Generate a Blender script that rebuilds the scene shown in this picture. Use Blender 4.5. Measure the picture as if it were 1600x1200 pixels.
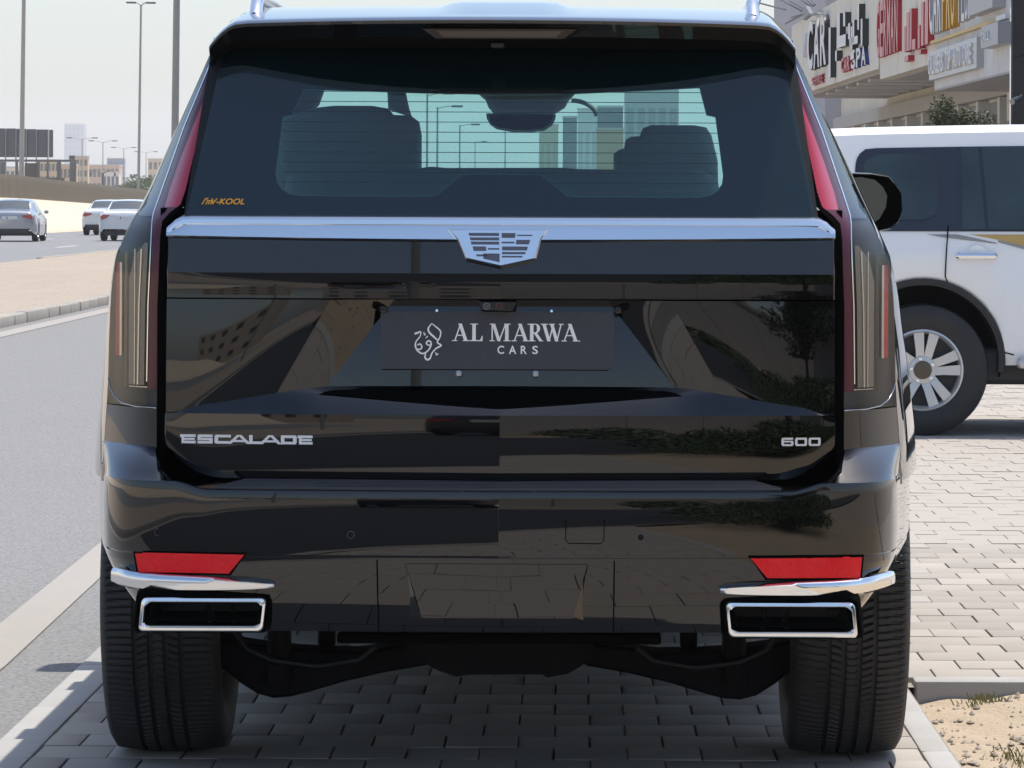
import bpy, math, random
from mathutils import Vector, Matrix
R = math.radians
random.seed(7)
scene = bpy.context.scene
for o in list(bpy.data.objects):
    bpy.data.objects.remove(o)
col = scene.collection

# ------------------------------------------------------------------ camera, sky, sun
CX, CH, D, F = 0.16, 1.375, 9.0, 6318.0          # camera x, height, distance to the tailgate, focal length in photo pixels
VX, VY = 895.0, 318.0                            # vanishing point of the kerb lines / eye level in the photo
cam_d = bpy.data.cameras.new('camera')
cam = bpy.data.objects.new('camera', cam_d); col.objects.link(cam)
cam.location = (CX, -D, CH)
cam.rotation_euler = (R(90), R(-0.22), 0)
cam_d.sensor_width = 36.0
cam_d.lens = F / 1600 * 36.0
cam_d.shift_x = (800 - VX) / 1600
cam_d.shift_y = (VY - 600) / 1600
cam_d.clip_start = 0.1; cam_d.clip_end = 20000
scene.camera = cam

SUN_EL, SUN_AZ = 68.7, 40.0                      # azimuth measured from +Y (away from camera) towards +X
world = bpy.data.worlds.new('World'); scene.world = world
world.use_nodes = True
wn = world.node_tree.nodes; wl = world.node_tree.links
wn.clear()
wo = wn.new('ShaderNodeOutputWorld'); wb = wn.new('ShaderNodeBackground')
sky = wn.new('ShaderNodeTexSky'); sky.sky_type = 'NISHITA'; sky.sun_disc = False
sky.sun_elevation = R(SUN_EL); sky.sun_rotation = R(SUN_AZ)
sky.altitude = 10; sky.air_density = 1.0; sky.dust_density = 2.0; sky.ozone_density = 3.0
wb.inputs['Strength'].default_value = 0.145
wl.new(sky.outputs[0], wb.inputs[0]); wl.new(wb.outputs[0], wo.inputs[0])
sun_d = bpy.data.lights.new('sun', 'SUN'); sun_d.energy = 3.5; sun_d.angle = R(0.53); sun_d.color = (1.0, 0.955, 0.88)
sun = bpy.data.objects.new('sun', sun_d); col.objects.link(sun)
sdir = Vector((math.sin(R(SUN_AZ)) * math.cos(R(SUN_EL)), math.cos(R(SUN_AZ)) * math.cos(R(SUN_EL)), math.sin(R(SUN_EL))))
sun.rotation_euler = sdir.to_track_quat('Z', 'Y').to_euler()
sun.location = (5, 5, 30)
vs = scene.view_settings
vs.view_transform = 'Standard'; vs.look = 'None'; vs.gamma = 1.0; vs.use_curve_mapping = False
vs.exposure = 0.44
HAZE = 0.0002
scene.render.engine = 'CYCLES'
cy = scene.cycles
cy.max_bounces = 10; cy.transparent_max_bounces = 16; cy.glossy_bounces = 5; cy.diffuse_bounces = 3
cy.transmission_bounces = 6; cy.volume_bounces = 1; cy.use_denoising = True; cy.sample_clamp_indirect = 6

def zpx(y, Y=0.0): return CH - (y - VY) * (D + Y) / F
def xpx(x, Y=0.0): return CX + (x - VX) * (D + Y) / F
def lerp(a, b, t): return a + (b - a) * t
def sm(a, b, x):
    t = min(1, max(0, (x - a) / (b - a))); return t * t * (3 - 2 * t)
def interp(xs, ys, x):
    if x <= xs[0]: return ys[0]
    for i in range(len(xs) - 1):
        if x <= xs[i + 1]:
            return lerp(ys[i], ys[i + 1], (x - xs[i]) / (xs[i + 1] - xs[i]))
    return ys[-1]
def cinterp(xs, ys, x):
    """smooth (Hermite, monotone-ish) interpolation"""
    n = len(xs)
    if x <= xs[0]: return ys[0]
    if x >= xs[-1]: return ys[-1]
    i = max(k for k in range(n - 1) if xs[k] <= x)
    def m(k):
        if k == 0 or k == n - 1: return 0 if n < 3 else ((ys[1] - ys[0]) / (xs[1] - xs[0]) if k == 0 else (ys[-1] - ys[-2]) / (xs[-1] - xs[-2]))
        a = (ys[k] - ys[k - 1]) / (xs[k] - xs[k - 1]); b = (ys[k + 1] - ys[k]) / (xs[k + 1] - xs[k])
        return 0 if a * b <= 0 else 2 * a * b / (a + b)
    h = xs[i + 1] - xs[i]; t = (x - xs[i]) / h
    return ((2*t**3 - 3*t*t + 1) * ys[i] + (t**3 - 2*t*t + t) * h * m(i) + (-2*t**3 + 3*t*t) * ys[i + 1] + (t**3 - t*t) * h * m(i + 1))

# ------------------------------------------------------------------ materials
MATS = {}
def mat(name, colour=(.5, .5, .5), rough=.5, metal=0.0, ior=1.5, coat=0.0, noise=None, bump=None, rnd=0.0, spec=None, emit=None, world=False):
    """noise = list of (scale, strength, dark colour or None); bump = (scale, strength, distance)"""
    if name in MATS: return MATS[name]
    m = bpy.data.materials.new(name); m.use_nodes = True; MATS[name] = m
    nt = m.node_tree; b = nt.nodes['Principled BSDF']; L = nt.links
    b.inputs['Base Color'].default_value = (*colour, 1); b.inputs['Roughness'].default_value = rough
    b.inputs['Metallic'].default_value = metal; b.inputs['IOR'].default_value = ior
    b.inputs['Coat Weight'].default_value = coat; b.inputs['Coat Roughness'].default_value = 0.02
    if spec is not None: b.inputs['Specular IOR Level'].default_value = spec
    if emit:
        b.inputs['Emission Color'].default_value = (*emit[0], 1); b.inputs['Emission Strength'].default_value = emit[1]
    tc = nt.nodes.new('ShaderNodeTexCoord'); TCO = nt.nodes.new('ShaderNodeNewGeometry').outputs['Position'] if world else tc.outputs['Object']
    src = None
    if noise:
        for sc_, st, c2 in noise:
            n = nt.nodes.new('ShaderNodeTexNoise'); n.inputs['Scale'].default_value = sc_; n.inputs['Detail'].default_value = 6
            n.inputs['Roughness'].default_value = .65
            L.new(TCO, n.inputs['Vector'])
            r = nt.nodes.new('ShaderNodeMapRange'); r.inputs[1].default_value = .35; r.inputs[2].default_value = .68
            r.inputs[3].default_value = 0; r.inputs[4].default_value = st
            L.new(n.outputs[0], r.inputs[0])
            mx = nt.nodes.new('ShaderNodeMix'); mx.data_type = 'RGBA'
            L.new(r.outputs[0], mx.inputs[0])
            if src is None: mx.inputs[6].default_value = (*colour, 1)
            else: L.new(src, mx.inputs[6])
            mx.inputs[7].default_value = (*(c2 or tuple(c * .5 for c in colour)), 1)
            src = mx.outputs[2]
    if rnd:
        oi = nt.nodes.new('ShaderNodeObjectInfo')
        r = nt.nodes.new('ShaderNodeMapRange'); r.inputs[3].default_value = 1 - rnd; r.inputs[4].default_value = 1 + rnd
        L.new(oi.outputs['Random'], r.inputs[0])
        v = nt.nodes.new('ShaderNodeVectorMath'); v.operation = 'SCALE'
        if src is None: v.inputs[0].default_value = colour
        else: L.new(src, v.inputs[0])
        L.new(r.outputs[0], v.inputs['Scale']); src = v.outputs[0]
    if src is not None: L.new(src, b.inputs['Base Color'])
    if bump:
        n = nt.nodes.new('ShaderNodeTexNoise'); n.inputs['Scale'].default_value = bump[0]; n.inputs['Detail'].default_value = 5
        L.new(TCO, n.inputs['Vector'])
        bp = nt.nodes.new('ShaderNodeBump'); bp.inputs['Strength'].default_value = bump[1]; bp.inputs['Distance'].default_value = bump[2]
        L.new(n.outputs[0], bp.inputs['Height']); L.new(bp.outputs[0], b.inputs['Normal'])
    return m

def glass_mat(name, tint, ior=1.6, rough=0.0):
    """thin window glass: tinted see-through pane with a Fresnel reflection"""
    if name in MATS: return MATS[name]
    m = bpy.data.materials.new(name); m.use_nodes = True; MATS[name] = m
    nt = m.node_tree; nt.nodes.clear(); L = nt.links
    out = nt.nodes.new('ShaderNodeOutputMaterial'); mix = nt.nodes.new('ShaderNodeMixShader')
    fr = nt.nodes.new('ShaderNodeFresnel'); fr.inputs[0].default_value = ior
    tr = nt.nodes.new('ShaderNodeBsdfTransparent'); tr.inputs[0].default_value = (*tint, 1)
    gl = nt.nodes.new('ShaderNodeBsdfGlossy'); gl.inputs['Roughness'].default_value = rough
    ge = nt.nodes.new('ShaderNodeNewGeometry'); iv = nt.nodes.new('ShaderNodeMapRange')      # the pane is thin: same reflectance from both faces
    iv.inputs[3].default_value = ior; iv.inputs[4].default_value = 1/ior
    L.new(ge.outputs['Backfacing'], iv.inputs[0]); L.new(iv.outputs[0], fr.inputs[0])
    L.new(fr.outputs[0], mix.inputs[0]); L.new(tr.outputs[0], mix.inputs[1]); L.new(gl.outputs[0], mix.inputs[2]); L.new(mix.outputs[0], out.inputs[0])
    return m

PAINT = mat('black_car_paint', (.002, .002, .0024), .012, ior=1.48, coat=.6)
CHROME = mat('chrome', (.86, .87, .88), .07, 1.0)
SATIN = mat('satin_chrome', (.80, .81, .83), .2, 1.0)
BLACKP = mat('black_plastic', (.012, .012, .013), .45, bump=(300, .1, .001))
GLOSSB = mat('gloss_black_plastic', (.006, .006, .007), .08)
GAP = mat('panel_gap_black', (.002, .002, .002), .9, spec=.03)
FRIT = mat('window_frit_black', (.004, .004, .005), .6)
FRITL = mat('window_frit_edge', (.16, .22, .24), .5)
RUBBER = mat('tyre_rubber', (.018, .0175, .018), .6, noise=[(14, .7, (.030, .028, .026)), (90, .4, (.012, .012, .012))], bump=(180, .15, .001))
UNDER = mat('underbody_metal', (.005, .005, .007), .5, spec=.12, noise=[(9, .6, (.012, .011, .010))], bump=(60, .6, .004))
REDL = mat('red_lens', (.44, .012, .035), .1, ior=1.5, coat=1.0)
REDD = mat('dark_red_lens', (.075, .012, .024), .08, ior=1.4)
REDB = mat('red_reflector', (.80, .006, .016), .22, spec=.25, noise=[(14, .5, (.92, .05, .05)), (160, .45, (.55, .003, .010))], bump=(300, .5, .002))
SMOKE = glass_mat('smoked_lamp_lens', (.68, .665, .64), 1.28)
LAMPIN = mat('lamp_inner_beige', (.36, .325, .28), .3, .35)
LAMPDK = mat('lamp_inner_grey', (.055, .054, .052), .45)
CLEARB = mat('brake_light_lens', (.16, .13, .11), .15, coat=1.0)
REARGLASS = glass_mat('rear_window_tint', (.40, .70, .69), 1.85)
SIDEGLASS = glass_mat('side_window_tint', (.45, .52, .52), 1.5)
FRONTGLASS = glass_mat('windscreen_glass', (.92, 1.0, .99), 1.4)
SEAT = mat('seat_leather', (.34, .36, .37), .6)
TRIM = mat('cabin_trim', (.30, .32, .33), .6)
IVORY = mat('plate_ivory_ink', (.96, .92, .85), .4)
PLATE = mat('plate_matte_black', (.045, .042, .045), .42, noise=[(7, .6, (.058, .055, .058)), (40, .3, (.034, .032, .034))])
SILVERB = mat('badge_silver', (.82, .82, .84), .35, .55)
ORANGE = mat('sticker_orange', (.97, .46, .05), .5)

ASPHALT = mat('asphalt', (.215, .213, .208), .85, noise=[(.5, .5, (.175, .172, .165)), (2.2, .4, (.25, .242, .23)), (260, .6, (.30, .29, .275)), (60, .95, (.085, .083, .08)), (85, .55, (.38, .365, .345))], bump=(60, 1.0, .012))
DUSTASPH = mat('dusty_asphalt', (.25, .235, .21), .9, noise=[(3, .7, (.19, .18, .165)), (120, .7, (.17, .16, .14)), (260, .5, (.40, .37, .32))], bump=(130, .7, .005))
DARKASPH = mat('darkened_asphalt', (.040, .040, .043), .85, noise=[(.5, .4, (.052, .051, .050)), (200, .5, (.03, .03, .03))])  # asphalt behind the camera, darkened to deepen the reflections in the paint
ASPHALT2 = mat('asphalt_far', (.215, .215, .215), .85, noise=[(.12, .45, (.17, .168, .165)), (6, .25, (.26, .255, .25))])
ROADLINE = mat('worn_road_line', (.36, .32, .27), .8, noise=[(3, .5, (.31, .29, .26)), (30, .55, (.28, .265, .245)), (220, .5, (.36, .33, .29))])
KERBST = mat('kerb_stone', (.43, .41, .38), .85, noise=[(6, .4, (.33, .31, .285)), (200, .35, (.30, .29, .27))], bump=(150, .3, .003), rnd=.06, world=True)
PAVER = mat('concrete_paver', (.36, .31, .25), .88, noise=[(5, .4, (.29, .25, .205)), (150, .4, (.33, .30, .265)), (500, .3, (.54, .49, .43)), (1.1, .45, (.29, .26, .225))], bump=(200, .45, .003), rnd=.13, world=True)
MORTAR = mat('joint_sand', (.30, .265, .22), .95, noise=[(40, .5, (.24, .21, .17))])
SAND = mat('sand', (.39, .32, .245), .95, noise=[(.6, .6, (.31, .255, .20)), (3, .4, (.33, .27, .21)), (9, .5, (.45, .38, .30))], bump=(14, .8, .06))
DIRT = mat('dry_dirt', (.43, .335, .225), .95, noise=[(4, .5, (.33, .255, .17)), (60, .45, (.52, .43, .32)), (300, .35, (.30, .23, .16))], bump=(70, .6, .012))
CONC = mat('concrete', (.42, .40, .37), .9, noise=[(1.2, .4, (.33, .315, .29)), (30, .25, (.48, .46, .43))])

# ------------------------------------------------------------------ mesh helpers
class MB:
    def __init__(s): s.v = []; s.f = []
    def quadgrid(s, rows, flip=False, closed=False):
        b = len(s.v); n = len(rows[0])
        for r in rows: s.v += [tuple(p) for p in r]
        for i in range(len(rows) - 1):
            for j in range(n if closed else n - 1):
                k = (j + 1) % n
                q = (b + i*n + j, b + i*n + k, b + (i+1)*n + k, b + (i+1)*n + j)
                s.f.append(q[::-1] if flip else q)
        return s
    def box(s, x0, x1, y0, y1, z0, z1, bev=0.0):
        if bev <= 0:
            b = len(s.v)
            s.v += [(x0,y0,z0),(x1,y0,z0),(x1,y1,z0),(x0,y1,z0),(x0,y0,z1),(x1,y0,z1),(x1,y1,z1),(x0,y1,z1)]
            s.f += [tuple(b+i for i in q) for q in ((3,2,1,0),(4,5,6,7),(0,1,5,4),(1,2,6,5),(2,3,7,6),(3,0,4,7))]
            return s
        e = min(bev, (x1-x0)*.45, (y1-y0)*.45, (z1-z0)*.45)
        rows = []
        for (dz, i) in ((z0, e), (z0+e*.3, e*.3), (z0+e, 0), (z1-e, 0), (z1-e*.3, e*.3), (z1, e)):
            X0, X1, Y0, Y1 = x0+i, x1-i, y0+i, y1-i
            c = max(e*.6, .0001)
            rows.append([(X0+c,Y0,dz),(X1-c,Y0,dz),(X1,Y0+c,dz),(X1,Y1-c,dz),(X1-c,Y1,dz),(X0+c,Y1,dz),(X0,Y1-c,dz),(X0,Y0+c,dz)])
        b = len(s.v); s.quadgrid(rows, closed=True)
        s.f.append(tuple(b+i for i in range(7,-1,-1))); s.f.append(tuple(b+40+i for i in range(8)))
        return s
    def prism(s, pts, a0, a1, axis='y', inset=0.0):
        """pts 2D polygon, extruded along axis: y -> pts are (x,z); x -> (y,z); z -> (x,y)"""
        def P(p, a):
            return {'y': (p[0], a, p[1]), 'x': (a, p[0], p[1]), 'z': (p[0], p[1], a)}[axis]
        n = len(pts); b = len(s.v)
        s.v += [P(p, a0) for p in pts] + [P(p, a1) for p in pts]
        s.f.append(tuple(b+i for i in range(n))); s.f.append(tuple(b+n+i for i in range(n-1,-1,-1)))
        for i in range(n):
            j = (i+1) % n; s.f.append((b+j, b+i, b+n+i, b+n+j))
        return s
    def tube(s, pts, r, n=8, caps=True):
        pts = [Vector(p) for p in pts]; rows = []
        for i, p in enumerate(pts):
            t = (pts[min(i+1, len(pts)-1)] - pts[max(i-1, 0)]).normalized()
            up = Vector((0,0,1)) if abs(t.z) < .95 else Vector((1,0,0))
            a = t.cross(up).normalized(); c = a.cross(t)
            rr = r[i] if isinstance(r, (list, tuple)) else r
            rows.append([tuple(p + a*math.cos(2*math.pi*k/n)*rr + c*math.sin(2*math.pi*k/n)*rr) for k in range(n)])
        b = len(s.v); s.quadgrid(rows, closed=True)
        if caps:
            s.f.append(tuple(b+i for i in range(n-1,-1,-1))); e = b + (len(pts)-1)*n
            s.f.append(tuple(e+i for i in range(n)))
        return s
    def lathe(s, prof, n=48, axis='x', c=(0,0,0), a0=0, a1=2*math.pi):
        """prof: (axial, radius)"""
        rows = []
        full = abs(a1 - a0 - 2*math.pi) < 1e-6
        for k in range(n if full else n+1):
            a = a0 + (a1-a0)*k/n; ca, sa = math.cos(a), math.sin(a)
            rows.append([{'x': (c[0]+h, c[1]+ca*r, c[2]+sa*r), 'y': (c[0]+ca*r, c[1]+h, c[2]+sa*r), 'z': (c[0]+ca*r, c[1]+sa*r, c[2]+h)}[axis] for h, r in prof])
        if full: rows.append(rows[0])
        return s.quadgrid(rows)
    def build(s, name, m, parent=None, smooth=30, fix=True, merge=0.0):
        me = bpy.data.meshes.new(name)
        me.from_pydata(s.v, [], s.f); me.validate()
        if fix or merge:
            import bmesh
            bm = bmesh.new(); bm.from_mesh(me)
            if merge: bmesh.ops.remove_doubles(bm, verts=bm.verts, dist=merge)
            if fix: bmesh.ops.recalc_face_normals(bm, faces=bm.faces)
            bm.to_mesh(me); bm.free()
        if smooth:
            me.polygons.foreach_set('use_smooth', [True]*len(me.polygons))
            me.set_sharp_from_angle(angle=R(smooth))
        if m: me.materials.append(m)
        o = bpy.data.objects.new(name, me); col.objects.link(o)
        if parent: o.parent = parent
        return o

def part_from(name, me, parent, loc=(0,0,0), rot=(0,0,0), scale=(1,1,1)):
    o = bpy.data.objects.new(name, me); col.objects.link(o); o.parent = parent
    o.location = loc; o.rotation_euler = rot; o.scale = scale
    return o
def tag(o, label, cat, group=None):
    o['label'] = label; o['category'] = cat
    if group: o['group'] = group
    return o
def thing(name, label, cat, loc=(0,0,0), rz=0.0, group=None):
    o = bpy.data.objects.new(name, None); col.objects.link(o)
    o.location = loc; o.rotation_euler = (0,0,rz); o.empty_display_size = .2
    return tag(o, label, cat, group)
def structure(o): o['kind'] = 'structure'; return o
def stuff(o): o['kind'] = 'stuff'; return o
def copy_tree(o, parent=None):
    c = o.copy(); col.objects.link(c); c.parent = parent
    for ch in list(o.children): copy_tree(ch, c)
    return c
def text_mesh(body, size, extrude, shear=0.0, bold=0.0, spacing=1.0):
    """builtin-font lettering turned into a mesh in the xz plane, facing -y; returns mesh, width, height"""
    cu = bpy.data.curves.new('lettering', 'FONT'); cu.body = body; cu.size = size; cu.extrude = extrude
    cu.shear = shear; cu.offset = bold; cu.space_character = spacing; cu.resolution_u = 3
    o = bpy.data.objects.new('lettering', cu); col.objects.link(o)
    dg = bpy.context.evaluated_depsgraph_get(); dg.update()
    me = bpy.data.meshes.new_from_object(o.evaluated_get(dg))
    bpy.data.objects.remove(o); bpy.data.curves.remove(cu)
    if len(me.vertices) == 0: return me, 0, 0
    xs = [v.co.x for v in me.vertices]; ys = [v.co.y for v in me.vertices]
    x0, x1, y0, y1 = min(xs), max(xs), min(ys), max(ys)
    for v in me.vertices:
        x, y, z = v.co; v.co = (x - x0, -z, y - y0)
    return me, x1 - x0, y1 - y0
def fit_text(name, body, m, parent, x0, x1, z0, z1, y, extrude=.002, shear=0.0, bold=0.0, spacing=1.0, rz=None):
    """place lettering so that it fills x0..x1, z0..z1 at depth y (facing -y)"""
    me, w, h = text_mesh(body, 1.0, extrude, shear, bold, spacing)
    if not w: return None
    sx, sz = (x1-x0)/w, (z1-z0)/h
    for v in me.vertices: v.co = (v.co.x*sx + x0, v.co.y + y, v.co.z*sz + z0)
    me.materials.clear(); me.materials.append(m)
    o = bpy.data.objects.new(name, me); col.objects.link(o); o.parent = parent
    return o

# ------------------------------------------------------------------ the setting: ground, roads, pavement
def sheet(name, x0, x1, y0, y1, z, m, parent=None, nx=1, ny=1):
    rows = [[(lerp(x0, x1, i/nx), lerp(y0, y1, j/ny), z) for i in range(nx+1)] for j in range(ny+1)]
    return MB().quadgrid(rows).build(name, m, parent, smooth=0, fix=False)
structure(sheet('ground', -4600, 4600, -1500, 4700, -0.09, SAND))
structure(sheet('road', -6.05, -1.30, -90, 700, -0.004, ASPHALT))
structure(sheet('added_dark_road', -5.6, -1.72, -90, -2.2, -0.002, DARKASPH))  # unseen dark sheet added over the road for contrast in the car's reflections
JB = [(-1.72, -2.4), (-1.2, -3.0), (-.4, -4.6), (.8, -8.5), (3.0, -12.5), (9, -15), (40, -16)]      # rounded mouth of the side road behind the camera
mbj = MB(); mbj.quadgrid([[(x, y, .008) for x, y in JB], [(x, -27, .008) for x, y in JB]], flip=True)
structure(mbj.build('side_road', DARKASPH, None, smooth=0, fix=False))
mbj = MB(); mbj.quadgrid([[(x, y+.16, .0095) for x, y in JB], [(x-.02, y, .0095) for x, y in JB]], flip=True)
structure(mbj.build('side_road_line', ROADLINE, None, smooth=0, fix=False))
structure(sheet('far_road', -22.5, -11.75, -90, 900, -0.004, ASPHALT2))
# near edge line, slightly askew, and the line along the median kerb
def strip(name, pts_l, pts_r, z, m):
    return MB().quadgrid([[(a[0], a[1], z), (b[0], b[1], z)] for a, b in zip(pts_l, pts_r)]).build(name, m, None, smooth=0, fix=False)
structure(strip('road_edge_line', [(-1.68, -40), (-1.685, 3), (-1.75, 8), (-1.85, 30), (-1.9, 300)], [(-1.51, -40), (-1.515, 3), (-1.585, 7), (-1.68, 30), (-1.75, 300)], 0.0005, ROADLINE))
structure(strip('median_edge_line', [(-5.86, -40), (-5.86, 300)], [(-5.62, -40), (-5.62, 300)], 0.0005, ROADLINE))
WORN = mat('worn_white_paint', (.62, .61, .58), .8, noise=[(20, .5, (.40, .39, .37))])
for k, (lx, ly) in enumerate([(-15.4, 62), (-15.2, 78), (-15.3, 95), (-15.3, 112), (-19.0, 100), (-19.0, 118), (-19.0, 135), (-19.0, 152)]):
    structure(strip('lane_dash', [(lx-.09, ly), (lx-.09, ly+5)], [(lx+.09, ly), (lx+.09, ly+5)], 0.002, WORN))

# pavement: base slab, kerb stones, pavers
pav = structure(sheet('pavement', -1.30, 1.13, -30, 60, -0.016, MORTAR))
pav2 = structure(sheet('shop_pavement', 1.13, 30, 2.66, 60, -0.0165, MORTAR))
def slab_mesh(w, l, h, e, name, m, rag=0.0):
    mb = MB(); mb.box(-w/2, w/2, -l/2, l/2, -h, 0, e)
    o = mb.build(name, m, None, smooth=40); me = o.data; bpy.data.objects.remove(o); return me
PXW, PYL = .1846, .2215
paver_me = [slab_mesh(PXW-.0034-.0008*k, PYL-.0036-.0008*k, .03, .003, 'paver', PAVER) for k in range(3)]
def slot_positions(x0, x1, y0, y1, sx, sy):
    """running bond; the odd rows are closed with half pavers at both ends"""
    out = []
    j = 0; y = y0
    while y < y1 - sy*.5:
        n = int(round((x1-x0)/sx)); x = x0
        ws = ([.5] + [1]*(n-1) + [.5]) if j % 2 else [1]*n
        for w in ws:
            out.append((x + sx*w/2, y + sy/2, w)); x += sx*w
        y += sy; j += 1
    return out
cells = []
for (x, y, j) in slot_positions(-1.175, -1.175+PXW*12, 2.775-76*PYL, 2.775, PXW, PYL): cells.append((x, y, 0, j))
for (x, y, j) in slot_positions(-1.175, -1.175+PXW*48, 2.775, 36, PXW, PYL): cells.append((x, y, 0 if x < 1.1 else 1, j))
def cell_size(x, y):
    d = y + D
    px = F / d
    if d < 9.6: return 0
    u = VX + (x - CX) * px; v = VY + CH * px
    if not (-20 < u < 1620 and v < 1230): return 0
    if y > 4.6 and abs(x) < 1.05: return 0            # hidden behind the car
    if 1.15 < x and (u < 1415): return 0
    return px * px * .04 * CH / d
cells.sort(key=lambda c: -cell_size(c[0], c[1]))
paver_stuff = [MB(), MB()]
for i, (x, y, w, wf) in enumerate(cells):
    dz = random.uniform(-.0022, .0012); rx, ry = random.gauss(0, .0045), random.gauss(0, .0045)
    jx, jy, rz = random.gauss(0, .0007), random.gauss(0, .0007), random.gauss(0, .0022)
    if i < 300 and cell_size(x, y) > 0:
        o = part_from('paver', random.choice(paver_me), (pav, pav2)[w], (x+jx, y+jy, dz), (rx, ry, rz), (wf*.985 if wf < 1 else 1, 1, 1))
    else:
        a, b = PXW*wf/2-.0015, PYL/2-.0015
        q = [(sx_*a, sy_*b) for sx_, sy_ in ((-1,-1),(1,-1),(1,1),(-1,1))]
        mb = paver_stuff[w]; n = len(mb.v)
        top = [(x+jx+p*math.cos(rz)-q_*math.sin(rz), y+jy+q_*math.cos(rz)+p*math.sin(rz), dz + p*rx + q_*ry) for p, q_ in q]
        mb.v += top + [(p[0], p[1], -.03) for p in top]
        mb.f += [(n, n+1, n+2, n+3)] + [(n+4+k, n+4+(k+1) % 4, n+(k+1) % 4, n+k) for k in range(4)]
for mb, p in zip(paver_stuff, (pav, pav2)):
    stuff(mb.build('paver_field', mat('concrete_paver_field', (.36, .31, .25), .88, noise=[(.8, .45, (.30, .265, .23)), (3.1, .5, (.37, .33, .28)), (5, .35, (.35, .315, .27)), (150, .4, (.33, .30, .265)), (500, .3, (.58, .54, .49))], bump=(200, .35, .002)), p, smooth=0, fix=False))
# kerb stones along the road side, the right-hand edge of the bay and the step to the shop pavement
kerb_long = slab_mesh(.122, .996, .06, .008, 'kerb_stone', KERBST)
for k in range(36):
    y = -16.5 + k
    part_from('kerb_stone', kerb_long, pav, (-1.239, y, .001 + random.uniform(-.002, .002)), (0, random.gauss(0, .004), random.gauss(0, .0015)))
edge_long = slab_mesh(.075, .796, .12, .008, 'edge_stone', KERBST)
for k in range(24):
    y = 2.375 - k*.8
    part_from('edge_stone', edge_long, pav, (1.079, y, .002 + random.uniform(-.002, .002)), (0, random.gauss(0, .006), random.gauss(0, .003)))
step_long = slab_mesh(.896, .11, .16, .010, 'step_stone', KERBST)
for k in range(9):
    part_from('step_stone', step_long, pav2, (1.60 + k*.9, 2.715, .004 + random.uniform(-.003, .003)), (random.gauss(0, .004), 0, random.gauss(0, .003)))

# dry dirt bed to the right of the bay
rows = []
def dirt_z(x, y):
    return -.045 + .012*math.sin(x*5.1+y*2.3) + .010*math.sin(y*7.7-x*3.1) + .004*math.sin(x*31+y*17) + .003*math.sin(y*43-x*29)
nx, ny = 110, 120
for j in range(ny+1):
    y = lerp(-12, 2.655, (j/ny)**.35)
    rows.append([(x, y, dirt_z(x, y)) for x in [lerp(1.12, 9.0, (i/nx)**2) for i in range(nx+1)]])
structure(MB().quadgrid(rows).build('dirt_ground', DIRT, None, smooth=180, fix=False))
mb = MB()
for k in range(1500):
    x = 1.14 + abs(random.gauss(0, .5)); y = random.uniform(-3, 2.6); r = random.choice((.003, .004, .005, .007, .011))*random.uniform(.7, 1.4)
    c = Vector((x, y, dirt_z(x, y) + r*.3)); n = len(mb.v)
    for dx, dy, dz in ((1,0,0),(0,1,0),(-1,0,0),(0,-1,0),(0,0,.8),(0,0,-.8)):
        mb.v.append((c.x+dx*r*random.uniform(.7,1.3), c.y+dy*r*random.uniform(.7,1.3), c.z+dz*r*random.uniform(.6,1.1)))
    mb.f += [(n+a, n+b, n+4) for a, b in ((0,1),(1,2),(2,3),(3,0))] + [(n+b, n+a, n+5) for a, b in ((0,1),(1,2),(2,3),(3,0))]
o = stuff(mb.build('gravel', mat('gravel', (.42, .36, .28), .9, noise=[(30, .8, (.25, .21, .165))]), None, smooth=0)); o['label'] = 'small loose stones scattered over the dry dirt'
mb = MB()
for k in range(420):
    cx_, cy_ = random.choice(((1.36, 1.05), (1.43, .98), (1.30, 1.35), (1.55, 1.2), (1.34, 2.5), (1.9, 2.3)))
    x = cx_ + random.gauss(0, .035); y = cy_ + random.gauss(0, .05); h = random.uniform(.008, .03); a = random.uniform(0, 6.28)
    z = dirt_z(x, y); w = .0018; n = len(mb.v); lx, ly = math.cos(a)*h*.6, math.sin(a)*h*.6
    mb.v += [(x-w, y, z), (x+w, y, z), (x+w*.6+lx*.5, y+ly*.5, z+h*.7), (x+lx, y+ly, z+h)]
    mb.f.append((n, n+1, n+2, n+3))
o = stuff(mb.build('grass_tuft', mat('dry_grass', (.16, .17, .055), .8, noise=[(9, .8, (.30, .25, .11))]), None, smooth=0, fix=False)); o['label'] = 'sparse short grass growing in the dry dirt'

# sandy median with kerb
med = structure(sheet('median', -11.75, -6.2, -90, 700, .10, SAND, None, 12, 200))
for v in med.data.vertices: v.co.z += .05*math.sin(v.co.x*1.3+v.co.y*.31)*sm(0, 1.2, min(-6.2-v.co.x, v.co.x+11.75)) + .02*math.sin(v.co.y*1.7+v.co.x*4)*sm(0,.8, min(-6.2-v.co.x, v.co.x+11.75))
KERBD = mat('dusty_kerb', (.34, .315, .275), .9, noise=[(2, .6, (.25, .23, .20)), (25, .4, (.42, .38, .32))], rnd=.08)
mk = slab_mesh(.16, .985, .16, .02, 'kerb_block', KERBD)
mk2 = slab_mesh(.16, 3.97, .16, .02, 'kerb_block', KERBD)
for k in range(58):
    part_from('kerb_block', mk, med, (-6.125 + random.gauss(0,.006), 22.5 + k, .118 + random.uniform(-.008,.008)), (0, random.gauss(0,.015), random.gauss(0,.006)))
for k in range(40):
    part_from('kerb_block', mk2, med, (-6.125, 82 + 4*k, .118))
for k in range(28):
    part_from('kerb_block', mk2, med, (-6.125, 20 - 4*k, .118))
    part_from('kerb_block', mk2, med, (-11.83, 84 + 4*k, .118))
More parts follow.
